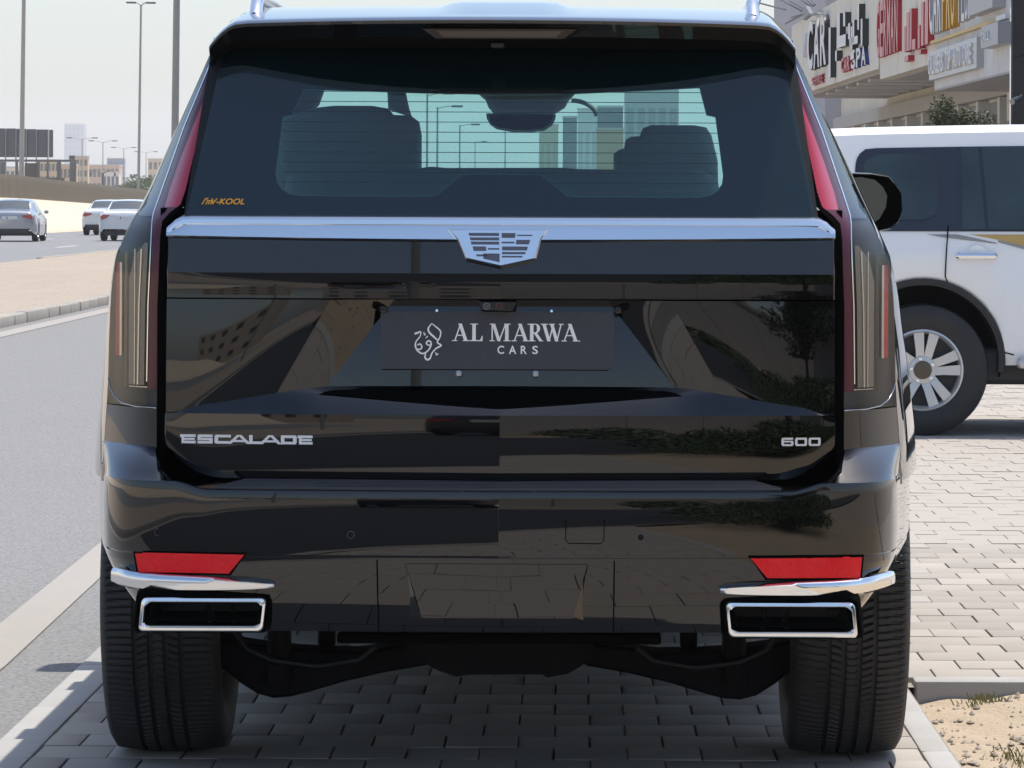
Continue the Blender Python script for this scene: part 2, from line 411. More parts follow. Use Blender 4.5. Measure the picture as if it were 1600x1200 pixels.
tag(MB().prism([(xpx(34, 39.5)+a, 39.5+9-D+b) for a, b in ((-.05,-.2),(.04,-.25),(.09,0),(.05,.2),(-.06,.22))], .0, .035, 'z').build('paper_scrap', mat('white_litter', (.8,.8,.78), .8), None), 'crumpled white litter lying by the sandy median kerb', 'litter').location.x -= 0.0
tag(MB().prism([(xpx(141, 43.5)+a, 43.5+b) for a, b in ((-.03,-.1),(.03,-.1),(.03,.1),(-.03,.1))], .0, .05, 'z').build('plastic_scrap', mat('blue_litter', (.25,.5,.75), .5), None), 'small light blue litter lying on the median kerb', 'litter')

# bank beyond the far road rising to the parapet
def bank_z(y): return interp([-100, 60, 204, 271, 360, 500, 900], [1.9, 1.9, 1.54, .95, .45, .05, 0.0], y)
rows = []
for j in range(81):
    y = lerp(-90, 900, j/80); zb = bank_z(y)
    rows.append([(-22.5, y, .004), (-22.6, y, .14), (-24.5, y, .10+zb*.25), (-27, y, zb*.72), (-29.2, y, zb+.02), (-33, y, zb+.02), (-60, y, zb), (-400, y, 0)])
structure(MB().quadgrid(rows).build('sand_bank', mat('bright_sand', (.60, .50, .37), .95, noise=[(.3, .5, (.50, .41, .30)), (5, .3, (.66, .56, .43))]), None, smooth=60, fix=False))
# parapet wall with pickets
WALLB = mat('brown_concrete', (.21, .185, .155), .9, noise=[(.5, .5, (.165, .145, .12)), (8, .35, (.25, .22, .19))])
par = thing('parapet_wall', 'long brown ribbed parapet wall with pickets above the sandy bank', 'wall', (-30, 0, 0))
PAL = mat('picket_beige', (.27, .235, .18), .8)
y = 120.0; mbp = MB(); k = 0
while y < 620:
    y2 = y + 8; z0, z1 = bank_z(y), bank_z(y2)
    h0, h1 = .98, .98
    mb = MB(); b = 0
    mb.v += [(-.15, y, z0-.3), (.15, y, z0-.3), (.15, y, z0+h0), (-.15, y, z0+h0), (-.15, y2-.06, z1-.3), (.15, y2-.06, z1-.3), (.15, y2-.06, z1+h1), (-.15, y2-.06, z1+h1)]
    mb.f += [(0,1,2,3),(7,6,5,4),(1,0,4,5),(2,1,5,6),(3,2,6,7),(0,3,7,4)]
    mb.build('wall_panel', WALLB, par, smooth=0)
    if y < 480:
        n = 18
        for i in range(n):
            yy = y + (i+.5)*8/n; zz = lerp(z0, z1, (i+.5)/n)
            mbp.box(.15, .30, yy-.05, yy+.05, zz-.05, zz+h0+.30)
    y = y2
stuff(mbp.build('picket_row', PAL, par, smooth=0))
mb = MB(); mb.quadgrid([[(a, yy, bank_z(yy)+.98+c) for a, c in ((-.2,0),(.2,0),(.2,.09),(-.2,.09),(-.2,0))] for yy in [120+8*i for i in range(63)]]).build('coping', mat('coping_beige', (.40, .34, .25), .85), par, smooth=0)

# ------------------------------------------------------------------ the black SUV (x = across, y = forward, tailgate plate at y = 0)
suv = thing('parked_suv', 'large glossy black SUV seen from behind, parked on grey pavers', 'car')

def plan(x): x = abs(x); return .014*x + .030*(x/.745)**4
def low_y(x): return LIP_Y + .036*min(1, abs(x)/.715) + .026*(abs(x)/.745)**4
def seg(a, b, n, last=False): return [lerp(a, b, i/n) for i in range(n + (1 if last else 0))]
LIP_Y = -.055; Z_LIP = zpx(650, LIP_Y); Z_MTOP = zpx(470, -.02); Z_BOT = .762
EDGE = .745
def cols(s):
    xi, xo = lerp(.238, .388, s), lerp(.378, .497, s)
    return seg(0, xi, 12) + seg(xi, xo, 6) + seg(xo, .705, 16) + seg(.705, EDGE, 5, True), xi, xo
C1, XI1, XO1 = cols(1.0)
def z_top_ledge(x):
    return cinterp([0, .30, .40, .50, .60, .68, .712, .75], [zpx(604), zpx(605), zpx(606), zpx(616), zpx(628), zpx(637), Z_LIP+.0045, Z_LIP+.0012], abs(x))
def y_mid(x, s, xi, xo):
    ax = abs(x)
    A_ = lerp(.9, 5.0, sm(.34, .70, ax)); y = -.02 + plan(x) - .19*.01745*(A_*s - 2.7*s*s)
    rr = lerp(.056, .026, s)
    f = 1 if ax <= xi+1e-6 else (0 if ax >= xo else (xo-ax)/(xo-xi))
    return y + rr*f
def mirror_build(name, rows, m, parent, smooth=12, thick=0.0):
    """rows are for x>=0; builds both halves unjoined along the centre crease"""
    mb = MB(); mb.quadgrid(rows); mb.quadgrid([[(-p[0], p[1], p[2]) for p in r] for r in rows], flip=True)
    return mb.build(name, m, parent, smooth=smooth, fix=False)

tail = None
# backing that closes the panel gaps
MB().box(-.765, .765, .075, .12, .70, 1.362).build('inner_panel', GAP, suv, smooth=0)
# lower tailgate: mid panel with plate recess, ledge, lower panel
rows = [[(x, y_mid(x, 0, .238, .378)+.03, Z_MTOP+.002) for x in cols(0)[0]]]
for i in range(29):
    s = i/28; c, xi, xo = cols(s)
    rows.append([(x, y_mid(x, s, xi, xo), lerp(Z_MTOP, z_top_ledge(x1), s)) for x, x1 in zip(c, C1)])
for i in range(1, 9):
    s = i/8
    r = []
    for x in C1:
        y0 = y_mid(x, 1, XI1, XO1); z0 = z_top_ledge(x); y1 = low_y(x)
        r.append((x, y0 + (y1-y0)*(s**.85), z0 + (Z_LIP - z0)*s))
    rows.append(r)
def z_bot(x): ax = abs(x); return Z_BOT + (.075*((ax-.60)/.145)**2.6 if ax > .60 else 0)
acc = 0; N = 26
for i in range(1, N+1):
    s = i/N
    t = interp([0, .25, .55, .8, 1], [1.75, 1.15, .1, -3.2, -9], s); acc += math.tan(R(t))*.14/N
    rows.append([(x, low_y(x) - acc, Z_LIP + (z_bot(x)-Z_LIP)*s) for x in C1])
rows.append([(x, low_y(x) - acc + .012, z_bot(x)-.006) for x in C1])
rows.append([(x, low_y(x) + .09, z_bot(x)-.008) for x in C1])
rows = [r + [(r[-1][0]+.004, r[-1][1]+.01, r[-1][2]), (r[-1][0]+.004, r[-1][1]+.07, r[-1][2])] for r in rows]
tail = mirror_build('tailgate', rows, PAINT, suv, 11)
# upper tailgate panel
zA0, zA1, zA2 = zpx(366, -.02), zpx(428, -.02), zpx(467.5, -.02)
XA = [lerp(0, EDGE-.003, i/30) for i in range(31)]
rows = []
for i in range(9):
    s = i/8; rows.append([(x, -.026 + plan(x) + (zA0+.012-zA1)*math.tan(R(6.5))*(1-s), lerp(zA0+.012, zA1, s)) for x in XA])
for i in range(1, 9):
    s = i/8; rows.append([(x, -.026 + plan(x) + .057*math.tan(R(1.6))*(s*1.5 - s*s*1.6) , lerp(zA1, zA2, s)) for x in XA])
rows.append([(x, .03 + plan(x), zA2) for x in XA])
rows = [r + [(r[-1][0]+.004, r[-1][1]+.008, r[-1][2]), (r[-1][0]+.004, r[-1][1]+.07, r[-1][2])] for r in rows]
mirror_build('upper_panel', rows, PAINT, tail, 4)
# chrome bar
prof = [(1.349, .0), (1.3475, -.020), (1.344, -.029), (1.338, -.033), (1.3285, -.0345), (1.3275, -.0305), (1.318, -.0330), (1.307, -.0362), (1.3025, -.0372), (1.2995, -.034), (1.2985, .0)]
zc = zpx(338) - 1.3475
rows = []
for z, y in prof:
    dz = zc + (0 if z > 1.33 else 0)
    r = []
    for i in range(41):
        x = EDGE*i/40
        cut = max(0, (x-.700)/.045); zz = z + dz - (.0065*(x/EDGE)**2 if False else 0) - (cut**2*.026 if z > 1.325 else (cut**2*.008 if z>1.31 else 0))
        if z < 1.315: zz += -.007*(1-(x/EDGE)**2)
        r.append((x, y + plan(x), zz))
    rows.append(r)
rows = [r + [(r[-1][0]+.002, r[-1][1]+.05, r[-1][2])] for r in rows]
mirror_build('chrome_bar', rows, CHROME, tail, 20)

# slot under the plate (opening handle)
SL = MB(); pts = []
def ledge_at(x, z):
    y0 = y_mid(x, 1, XI1, XO1); z0 = z_top_ledge(x); y1 = low_y(x)
    s = min(1, max(0, (z0-z)/(z0-Z_LIP))); return y0 + (y1-y0)*(s**.85)
xs = [lerp(-.405, .405, i/60) for i in range(61)]
top = []; bot = []
for x in xs:
    e = 1 - max(0, (abs(x)-.36)/.045)**2
    zt = zpx(611, -.01) - .010*(1-e); zb_ = lerp(zpx(638, -.03), zpx(617, -.01), (abs(x)/.405)**1.15) + .0
    top.append((x, zt)); bot.append((x, min(zt, zb_)))
rows = []
for k in range(7):
    r = []
    for a, b in zip(top, bot):
        z = lerp(a[1], b[1], k/6); r.append((a[0], ledge_at(a[0], z)-.0025, z))
    rows.append(r)
SL.quadgrid(rows).build('handle_slot', GAP, tail, smooth=60, fix=False)

# number plate and its frame
def rec_y(z): s = (Z_MTOP-z)/(Z_MTOP-zpx(604)); return y_mid(0.05, s, .3, .4)
pz0, pz1 = zpx(578), zpx(488); ty = rec_y(pz1); by = rec_y(pz0); tilt = math.atan((ty-by)/(pz1-pz0))
plate = MB(); hw_, hh = 365/702/2, (pz1-pz0)/2
c_ = .012
pl_pts = [(-hw_+.003,-hh),(hw_-c_,-hh),(hw_-.003,-hh+.008),(hw_,-hh+.016),(hw_,hh-.004),(hw_-.004,hh),(-hw_+.004,hh),(-hw_,hh-.004),(-hw_,-hh+.004)]
po = plate.prism(pl_pts, -.004, 0).build('number_plate', PLATE, suv, smooth=0)
po['label'] = 'matte black dealer plate with ivory lettering'
po.location = (xpx(777.5), (ty+by)/2-.016, (pz0+pz1)/2); po.rotation_euler = (-tilt*.9, 0, 0)
PS = 1/702.0
def plx(x): return (x-777.5)*PS
def plz(y): return (533-y)*PS
class Glyphs(MB):
    lay = 0
    def poly(s, pts, y0=-.004, th=.0009):
        s.lay += 1; s.prism(pts, y0-th-s.lay*.00003, y0-.0002)
    def stroke(s, p, q, w, **k):   # horizontal-cut stroke
        s.poly([(p[0]-w/2, p[1]), (p[0]+w/2, p[1]), (q[0]+w/2, q[1]), (q[0]-w/2, q[1])], **k)
    def rect(s, x0, x1, z0, z1, **k): s.poly([(x0,z0),(x1,z0),(x1,z1),(x0,z1)], **k)
    def arc(s, cx, cz, rx, rz, a0, a1, w0, w1, n=14, **k):
        """ring segment whose stroke swells from w0 at the ends to w1 mid-way"""
        for i in range(n):
            A = [R(lerp(a0, a1, (i+j)/n)) for j in (0, 1)]; W = [lerp(w0, w1, math.sin(math.pi*(i+j)/n)) for j in (0, 1)]
            s.poly([(cx+math.cos(A[0])*rx, cz+math.sin(A[0])*rz), (cx+math.cos(A[1])*rx, cz+math.sin(A[1])*rz),
                    (cx+math.cos(A[1])*(rx-W[1]), cz+math.sin(A[1])*(rz-W[1])), (cx+math.cos(A[0])*(rx-W[0]), cz+math.sin(A[0])*(rz-W[0]))], **k)
    def path(s, pts, ws, **k):
        """calligraphic path of short quads"""
        P = []
        n = len(pts)
        for i in range((n-1)*6+1):
            t = i/6; P.append((cinterp2([p[0] for p in pts], t), cinterp2([p[1] for p in pts], t), interp(list(range(n)), ws, t)))
        L_, R_ = [], []
        for i, (x, z, w) in enumerate(P):
            a = P[max(0, i-1)]; b = P[min(len(P)-1, i+1)]; dx, dz = b[0]-a[0], b[1]-a[1]; l = math.hypot(dx, dz) or 1
            L_.append((x-dz/l*w/2, z+dx/l*w/2)); R_.append((x+dz/l*w/2, z-dx/l*w/2))
        for i in range(len(P)-1): s.poly([R_[i], R_[i+1], L_[i+1], L_[i]], **k)
def cinterp2(v, t):
    n = len(v); i = min(n-2, max(0, int(t))); f = t - i
    p0, p1, p2, p3 = v[max(0, i-1)], v[i], v[i+1], v[min(n-1, i+2)]
    return .5*((2*p1) + (-p0+p2)*f + (2*p0-5*p1+4*p2-p3)*f*f + (-p0+3*p1-3*p2+p3)*f**3)
def serif_letter(g, ch, x0, x1, z0, z1):
    w, h = x1-x0, z1-z0; T = h*.20; t = h*.075; sf = h*.05
    X = lambda u: x0+u*w
    Z = lambda v: z0+v*h
    def foot(x, ww, top=False):
        if top: g.rect(x-ww/2, x+ww/2, z1-sf, z1)
        else: g.rect(x-ww/2, x+ww/2, z0, z0+sf)
    if ch == 'A':
        g.stroke((X(.12), z0), (X(.48), z1), t); g.stroke((X(.80), z0), (X(.44), z1), T)
        g.rect(X(.25), X(.66), Z(.30), Z(.30)+t*.8); foot(X(.12), h*.30); foot(X(.83), h*.42)
    elif ch == 'L':
        g.rect(X(.18), X(.18)+T, z0, z1); foot(X(.18)+T/2, h*.44, True); g.rect(X(.04), X(.98), z0, z0+sf*1.2)
        g.poly([(X(.98)-h*.16, z0), (X(.98), z0), (X(1), Z(.30)), (X(.98)-h*.03, Z(.30))])
    elif ch == 'M':
        g.rect(X(.12)-t/2, X(.12)+t/2, z0, z1); g.stroke((X(.18), z1), (X(.47), Z(.0)), T*.95); g.stroke((X(.47), z0), (X(.80), z1), t)
        g.rect(X(.86)-T/2, X(.86)+T/2, z0, z1); foot(X(.12), h*.30); foot(X(.87), h*.40); foot(X(.13), h*.3, True); foot(X(.88), h*.36, True)
    elif ch == 'R':
        g.rect(X(.16), X(.16)+T, z0, z1); foot(X(.16)+T/2, h*.42)
        g.rect(X(.0), X(.55), z1-sf, z1); g.rect(X(.2), X(.55), Z(.46), Z(.46)+sf)
        g.arc(X(.52), Z(.73), w*.30, h*.27, -90, 90, sf, T*.95)
        g.stroke((X(.50), Z(.48)), (X(.88), z0), T); g.rect(X(.80), X(1.02), z0, z0+sf)
    elif ch == 'W':
        g.stroke((X(.10), z1), (X(.34), z0), T*.95); g.stroke((X(.34), z0), (X(.54), z1), t); g.stroke((X(.46), z1), (X(.70), z0), T*.95); g.stroke((X(.70), z0), (X(.90), z1), t)
        foot(X(.12), h*.40, True); foot(X(.47), h*.34, True); foot(X(.90), h*.28, True)
g = Glyphs()
bz, tz = plz(534), plz(506.5)
for ch, a, b in (('A', 708, 734), ('L', 735, 755), ('M', 766, 797), ('A', 801, 828), ('R', 825, 849), ('W', 847, 881), ('A', 879, 906)):
    serif_letter(g, ch, plx(a), plx(b), bz, tz)
g.build('plate_lettering', IVORY, po, smooth=0)
for ch, a, b in (('C', 778, 788.5), ('A', 796, 807.5), ('R', 814.5, 824), ('S', 832.5, 841.5)):
    fit_text('plate_letter', ch, IVORY, po, plx(a), plx(b), plz(554), plz(541), -.0047, .0005, bold=.015)
g = Glyphs()
def lg(pts, ws): g.path([(plx(x), plz(y)) for x, y in pts], [w*PS for w in ws])
lg([(675,506.5),(670,514),(671,520),(678,527),(686,534)], [1.2,2.6,3.0,3.0,1.5])
lg([(675,506.5),(682,512),(689,519),(688,528),(684,536),(690,541),(682,546),(676,553),(673,561),(669,563.5),(665,560),(666,554)], [1.2,2.2,2.4,2.0,2.0,2.6,2.2,2,2.6,3,2.6,1.6])
lg([(648.5,523),(653,521.5),(658,520),(657,527),(651,535),(650,542),(653,549),(661,554),(669,550),(674,542),(674,536),(670,534),(667,538),(671,541),(674,540)], [3.2,3,2,1.6,1.8,2.6,2.6,2.4,2,2.2,2.4,2.4,2.2,2.0,1.6])
lg([(653,547),(658,547),(660,543),(657,539),(653,541)], [1.8,2,2.2,2,1.6])
lg([(663,520.5),(664,525),(666,523)], [1.6,1.6,.8]); lg([(666,530),(669,526.5)], [1,1.6]); lg([(682,552),(683,556),(686,554)], [1.4,1.8,1])
g.build('plate_logo', IVORY, po, smooth=0)
# bright bolts at the plate top and the two lower clips
for bx in (683, 862.5):
    MB().lathe([(-.004, 0), (-.004, .003), (0, .0036)], 12, 'y', (plx(bx), -.004, hh+.002)).build('plate_bolt', CHROME, po, smooth=30)
for bx in (718, 838):
    MB().box(plx(bx)-.0062, plx(bx)+.0062, -.010, -.001, -hh-.0165, -hh-.003, .003).build('plate_clip', mat('clip_grey', (.45,.45,.45), .35, .6), po, smooth=30)
# camera pod above the plate
pod = MB(); pod.prism([(xpx(749), zpx(472)), (xpx(754), zpx(484)), (xpx(801), zpx(486)), (xpx(808), zpx(472))], -.028, .05).build('camera_pod', BLACKP, tail, smooth=0)
pod = bpy.data.objects['camera_pod']
for (cx_, cy_, r, m_) in ((761.5, 478.5, .0085, mat('lens_grey', (.16,.16,.17), .25, .5)), (781, 478, .0075, mat('sensor_brown', (.10,.055,.045), .2))):
    MB().lathe([(0, r), (-.004, r), (-.004, r*.62), (-.001, r*.5), (-.0035, 0)], 20, 'y', (xpx(cx_), -.028, zpx(cy_))).build('camera_lens', m_, pod, smooth=30)
MB().box(xpx(792), xpx(799), -.031, -.026, zpx(483), zpx(474)).build('release_button', GLOSSB, pod, smooth=0)
# plate lamps at recess corners
for s in (-1, 1):
    MB().box(s*.262-.008, s*.262+.008, -.0, .03, zpx(490), zpx(478), .004).build('plate_lamp', GLOSSB, tail, smooth=30)

# emblem: shield frame with inner mosaic
emb = MB()
E = [(700,358.5),(856,358.5),(846,374),(838,405),(783,417.5),(728,405),(714,374)]
ey = -.052
emb.prism([(xpx(a, ey), zpx(b, ey)) for a, b in E], ey+.004, -.01)
c0 = (783, 380)
E2 = [(c0[0]+(a-c0[0])*.965, c0[1]+(b-c0[1])*.93) for a, b in E]
rows = [[(xpx(a, ey), ey+.004, zpx(b, ey)) for a, b in E], [(xpx(a, ey), ey, zpx(b, ey)) for a, b in E2]]
emb.quadgrid(rows, closed=True); n = len(emb.v); emb.f.append(tuple(range(n-7, n)))
emb.v = [(x, y - (zpx(382)-z)*.16, z) for x, y, z in emb.v]
eo = emb.build('emblem', mat('emblem_silver', (.80, .82, .86), .16, 1.0), tail, smooth=0)
EDK = mat('emblem_grey', (.13, .13, .155), .35, .4)
def ecell(pts):
    mc = MB().prism([(xpx(a, ey), zpx(b, ey)) for a, b in pts], ey-.0012, ey+.001); mc.v = [(x, y - (zpx(382)-z)*.16, z) for x, y, z in mc.v]
    mc.build('emblem_cell', EDK, eo, smooth=0)
def hw_e(y): return interp([364, 402], [51, 41], y)
def cellrow(y0, y1, f0, f1):
    ecell([(783+f0*hw_e(y0), y0), (783+f1*hw_e(y0), y0), (783+f1*hw_e(y1), y1), (783+f0*hw_e(y1), y1)])
for y0, y1 in ((364.5, 369), (371.5, 376), (378, 382.5)): cellrow(y0, y1, -1, -.06)
cellrow(385.5, 392.5, -.98, -.52); cellrow(388, 390.5, -.46, -.06); cellrow(398, 401, -.92, -.52)
ecell([(755.5, 396.5), (781, 396.5), (781, 410), (755.5, 404.5)])
cellrow(364.5, 372, 0.02, .45); cellrow(367, 369, .5, .98); cellrow(375, 382, .5, .95); cellrow(378, 380.5, .02, .45)
cellrow(385.5, 391.5, .04, .93); cellrow(394, 397.5, .04, .9); cellrow(400, 402.5, .04, .82)

# model lettering on the lower panel
LPY = LIP_Y + .02
def face_letters(name, glyph_list, z0, z1, y_of):
    g = Glyphs()
    for fn in glyph_list: fn(g)
    for i, v in enumerate(g.v):
        g.v[i] = (v[0], v[1] + y_of(v[0]), v[2])
    return g.build(name, SILVERB, tail, smooth=0)
z0, z1 = zpx(697, LIP_Y), zpx(683, LIP_Y)
H = z1-z0; B = H*.29
def EX(x): return xpx(x, LIP_Y)
def gl_E(a, b):
    def f(g):
        x0, x1 = EX(a), EX(b); g.rect(x0+H*.1, x0+H*.42, z0, z1); g.rect(x0+H*.1, x1, z0, z0+B); g.rect(x0-H*.06, x1, z1-B, z1); g.rect(x0+H*.1, x1-H*.1, z0+H/2-B*.4, z0+H/2+B*.4)
    return f
def gl_S(a, b):
    def f(g):
        x0, x1 = EX(a), EX(b); g.rect(x0, x1, z0, z0+B); g.rect(x0+H*.06, x1, z1-B, z1); g.rect(x0, x1, z0+H/2-B*.45, z0+H/2+B*.45)
        g.rect(x0, x0+H*.34, z0+H/2, z1-H*.06); g.rect(x1-H*.34, x1, z0+H*.06, z0+H/2)
    return f
def gl_C(a, b):
    def f(g):
        x0, x1 = EX(a), EX(b); g.rect(x0, x0+H*.42, z0+H*.1, z1-H*.1); g.rect(x0+H*.1, x1, z0, z0+B); g.rect(x0+H*.1, x1, z1-B, z1)
    return f
def gl_A(a, b):
    def f(g):
        x0, x1 = EX(a), EX(b); m = (x0+x1)/2; g.stroke((x0+H*.2, z0), (m-H*.05, z1), H*.40); g.stroke((x1-H*.2, z0), (m+H*.05, z1), H*.42); g.rect(x0+H*.35, x1-H*.35, z0+H*.2, z0+H*.2+B*.8)
    return f
def gl_L(a, b):
    def f(g):
        x0, x1 = EX(a), EX(b); g.rect(x0+H*.06, x0+H*.46, z0, z1); g.rect(x0, x1, z0, z0+B)
    return f
def gl_D(a, b):
    def f(g):
        x0, x1 = EX(a), EX(b); g.rect(x0, x0+H*.4, z0, z1); g.rect(x0, x1-H*.14, z0, z0+B); g.rect(x0, x1-H*.14, z1-B, z1); g.poly([(x1-H*.42, z0), (x1-H*.12, z0), (x1, z0+H*.2), (x1, z1-H*.2), (x1-H*.12, z1), (x1-H*.42, z1)])
    return f
yof = lambda x: low_y(x) + .0015
face_letters('model_lettering', [gl_E(280,304), gl_S(307,331), gl_C(334,360), gl_A(355,391), gl_L(388,411), gl_A(405,440), gl_D(439,464), gl_E(466,489)], z0, z1, yof)
z0, z1 = zpx(697.5, LIP_Y), zpx(684.5, LIP_Y); H = z1-z0
def gl_0(a, b, six=False):
    def f(g):
        x0, x1 = EX(a), EX(b); t = H*.24; c = H*.2
        g.rect(x0, x0+t*1.25, z0+c*.6, z1-c*.6)
        if not six: g.rect(x1-t*1.25, x1, z0+c*.6, z1-c*.6)
        else:
            g.rect(x1-t*1.25, x1, z0+c*.6, z0+H*.55); g.rect(x0, x1-c*.4, z0+H*.45, z0+H*.45+t*.8)
        g.rect(x0+c*.5, x1-c*.5, z0, z0+t); g.rect(x0+c*.5, x1-c*.2, z1-t, z1)
    return f
face_letters('trim_lettering', [gl_0(1224,1243,True), gl_0(1245.5,1264.5), gl_0(1267,1286)], z0, z1, yof)

# ---- rear window
GZ0, GZ1 = zpx(343), 1.728
def g_y(x, z):
    u = z-GZ0; return -.012 + u*math.tan(R(23.5)) + .045*u*u*1.0 + .028*(abs(x)/.7)**2.2
def g_hw(z): return interp([GZ0, GZ1], [.703, .633], z)
rows = [[(g_hw(z)*lerp(-1, 1, i/40), g_y(g_hw(z)*lerp(-1, 1, i/40), z), z) for i in range(41)] for z in [lerp(GZ0, GZ1, j/24) for j in range(25)]]
rw = MB().quadgrid(rows).build('rear_window', REARGLASS, suv, smooth=180, fix=False)
def on_glass(px_, py_, off):
    Y = .05
    for _ in range(6):
        x, z = xpx(px_, Y), zpx(py_, Y); Y = g_y(x, z)
    return (x, Y+off, z)
clear = [(474,141),(455,181),(441,184),(430,272),(432,286),(440,298),(452,305),(468,308),(670,308),(682,306),(690,301),(712,279),(722,274.5),(734,273),(832,273),(844,274.5),(854,279),(876,301),(884,306),(896,308),(1094,308),(1110,305),(1122,298),(1129,287),(1130.5,274),(1118,182),(1104,179),(1093,136),(1000,141),(900,146),(783,148),(660,146),(560,143)]
outer = [(332,62),(287,342),(1279,342),(1238,62)]
cc = (783, 222)
def ray_hit(poly, ang):
    dx, dy = math.cos(ang), math.sin(ang); best = None
    for i in range(len(poly)):
        (ax, ay), (bx, by_) = poly[i], poly[(i+1) % len(poly)]
        ex, ey_ = bx-ax, by_-ay; den = dx*ey_ - dy*ex
        if abs(den) < 1e-9: continue
        t = ((ax-cc[0])*ey_ - (ay-cc[1])*ex)/den; u = ((ax-cc[0])*dy - (ay-cc[1])*dx)/den
        if t > 0 and -1e-6 <= u <= 1+1e-6: best = t if best is None else max(best, t)
    return (cc[0]+dx*best, cc[1]+dy*best)
angs = sorted(set([round(math.atan2(y-cc[1], x-cc[0]), 6) for x, y in clear+outer] + [round(-math.pi + 2*math.pi*k/220, 6) for k in range(220)]))
rin = [ray_hit(clear, a) for a in angs]; rout = [ray_hit(outer, a) for a in angs]
rows = [[on_glass(lerp(a[0], b[0], t), lerp(a[1], b[1], t), .003) for a, b in zip(rin, rout)] for t in (0, .15, .3, .45, .6, .75, .9, 1)]
MB().quadgrid(rows, closed=True).build('window_border', FRIT, rw, smooth=180, fix=False)
rows = [[on_glass(a[0]-(a[0]-cc[0])*t*.0028, a[1]-(a[1]-cc[1])*t*.014, .0034) for a in rin] for t in (0, 1)]
MB().quadgrid(rows, closed=True).build('border_edge', FRITL, rw, smooth=180, fix=False)
for k in range(10):
    py_ = 144 + k*15.8; pts = []
    for i in range(25):
        pts.append(on_glass(lerp(441, 1122, i/24), py_ + (0), .005))
    MB().tube(pts, .0008, 4).build('defroster_wire', mat('defroster_brown', (.02, .02, .02), .6), rw, smooth=0)
me_w = fit_text('window_sticker', "I'm", ORANGE, rw, 0, 1, 0, 1, 0, .001, shear=.5)
bpy.data.objects.remove(me_w)
for nm, body, xa, xb, ya, yb, sh in (('window_sticker', "I'm", 313, 331, 321.5, 311, .6), ('window_sticker', 'V-KOOL', 329, 381, 321.5, 312, .3)):
    o = fit_text(nm, body, ORANGE, rw, xpx(xa), xpx(xb), zpx(ya), zpx(yb), 0, .0003, shear=sh, bold=.02)
    for v in o.data.vertices: v.co.y = v.co.y + g_y(v.co.x, v.co.z) - .002
# small registration marks in the lower right of the glass
mb = MB()
for k in range(14):
    a = on_glass(1003 + k*5.8, 298, .0028); mb.box(a[0]-.0015, a[0]+.0015, a[1]-.0004, a[1], a[2]-.001, a[2]+.0015)
stuff(mb.build('window_print', FRITL, rw, smooth=0))

# ---- roof with spoiler
def sp_edge_y(x): return -.030 + .125*(abs(x)/.65)**2.2
RZ0 = zpx(30, 0)
def drop(x): ax = abs(x); return .0 + .012*(ax/.6)**2*.5 + (.050*((ax-.585)/.075)**2 if ax > .585 else 0)
SPX = [lerp(0, .60, i/20) for i in range(21)] + [.615, .63, .642, .652, .66]
prof = [(3.25, .082), (2.4, .105), (1.6, .095), (1.0, .078), (.6, .058), (.32, .036), (.15, .018), (.06, .008), (.015, .002), (0, -.004), (.003, -.011), (.02, -.021), (.05, -.038), (.09, -.050), (.16, -.058), (.30, -.060)]
rows = []
for dy, dz in prof:
    r = []
    for x in SPX:
        f = 1 if dy < .35 else 0
        y = dy + sp_edge_y(x)*max(0, 1-dy/1.0)
        k = max(0, min(1, dy/1.0)); wide = 1 + .02*min(1, dy/1.2)
        r.append((x*wide, y, RZ0 + dz - drop(x)*(1 if dz > -.03 or True else .5) + (.012*sm(.155, .11, abs(x)) if dy > .25 and dz > 0 else 0)))
    rows.append(r)
rows_f = [[(-p[0], p[1], p[2]) for p in reversed(r)] + r[1:] for r in rows]
roof = MB().quadgrid(rows_f[:13]).build('roof', PAINT, suv, smooth=35, fix=False)
MB().quadgrid(rows_f[12:]).build('spoiler_underside', mat('spoiler_matte_black', (.004, .004, .004), .8, spec=.06), roof, smooth=35, fix=False)
# high brake light under the spoiler lip
def under_pt(px_, py_):
    z = zpx(py_, .02); x = xpx(px_, .02); zz = z - (RZ0 - drop(x)); y = interp([-.050, -.038, -.021, -.011], [.09, .05, .02, .003], zz) + sp_edge_y(x)
    return (x, y-.003, z)
BLq = [(659,47),(900,46),(880,60.5),(680,60.5)]
def bl(t, u): # u down
    return under_pt(lerp(lerp(659,680,u), lerp(900,880,u), t), lerp(46.5, 60.5, u))
MB().quadgrid([[bl(t/20, u/4) for t in range(21)] for u in range(5)]).build('brake_light_frame', mat('brake_frame', (.07,.06,.055), .25), roof, smooth=60, fix=False)
MB().quadgrid([[tuple(a-b for a, b in zip(bl(lerp(.075,.925,t/20), lerp(.2,.86,u/4)), (0,.002,0))) for t in range(21)] for u in range(5)]).build('brake_light', CLEARB, roof, smooth=60, fix=False)
a = under_pt(776, 70); MB().box(a[0]-.015, a[0]+.015, a[1]-.012, a[1]+.02, a[2]-.006, a[2]+.006, .004).build('washer_nozzle', BLACKP, roof, smooth=30)
# roof rails
for s in (-1, 1):
    pts = [(s*.575, .34, RZ0+.015), (s*.575, .40, RZ0+.052), (s*.59, .6, RZ0+.075), (s*.62, 1.4, RZ0+.10), (s*.62, 2.6, RZ0+.105), (s*.60, 2.95, RZ0+.06)]
    MB().tube(pts, [.016,.016,.016,.015,.015,.012], 10).build('roof_rail', SATIN, roof, smooth=60)

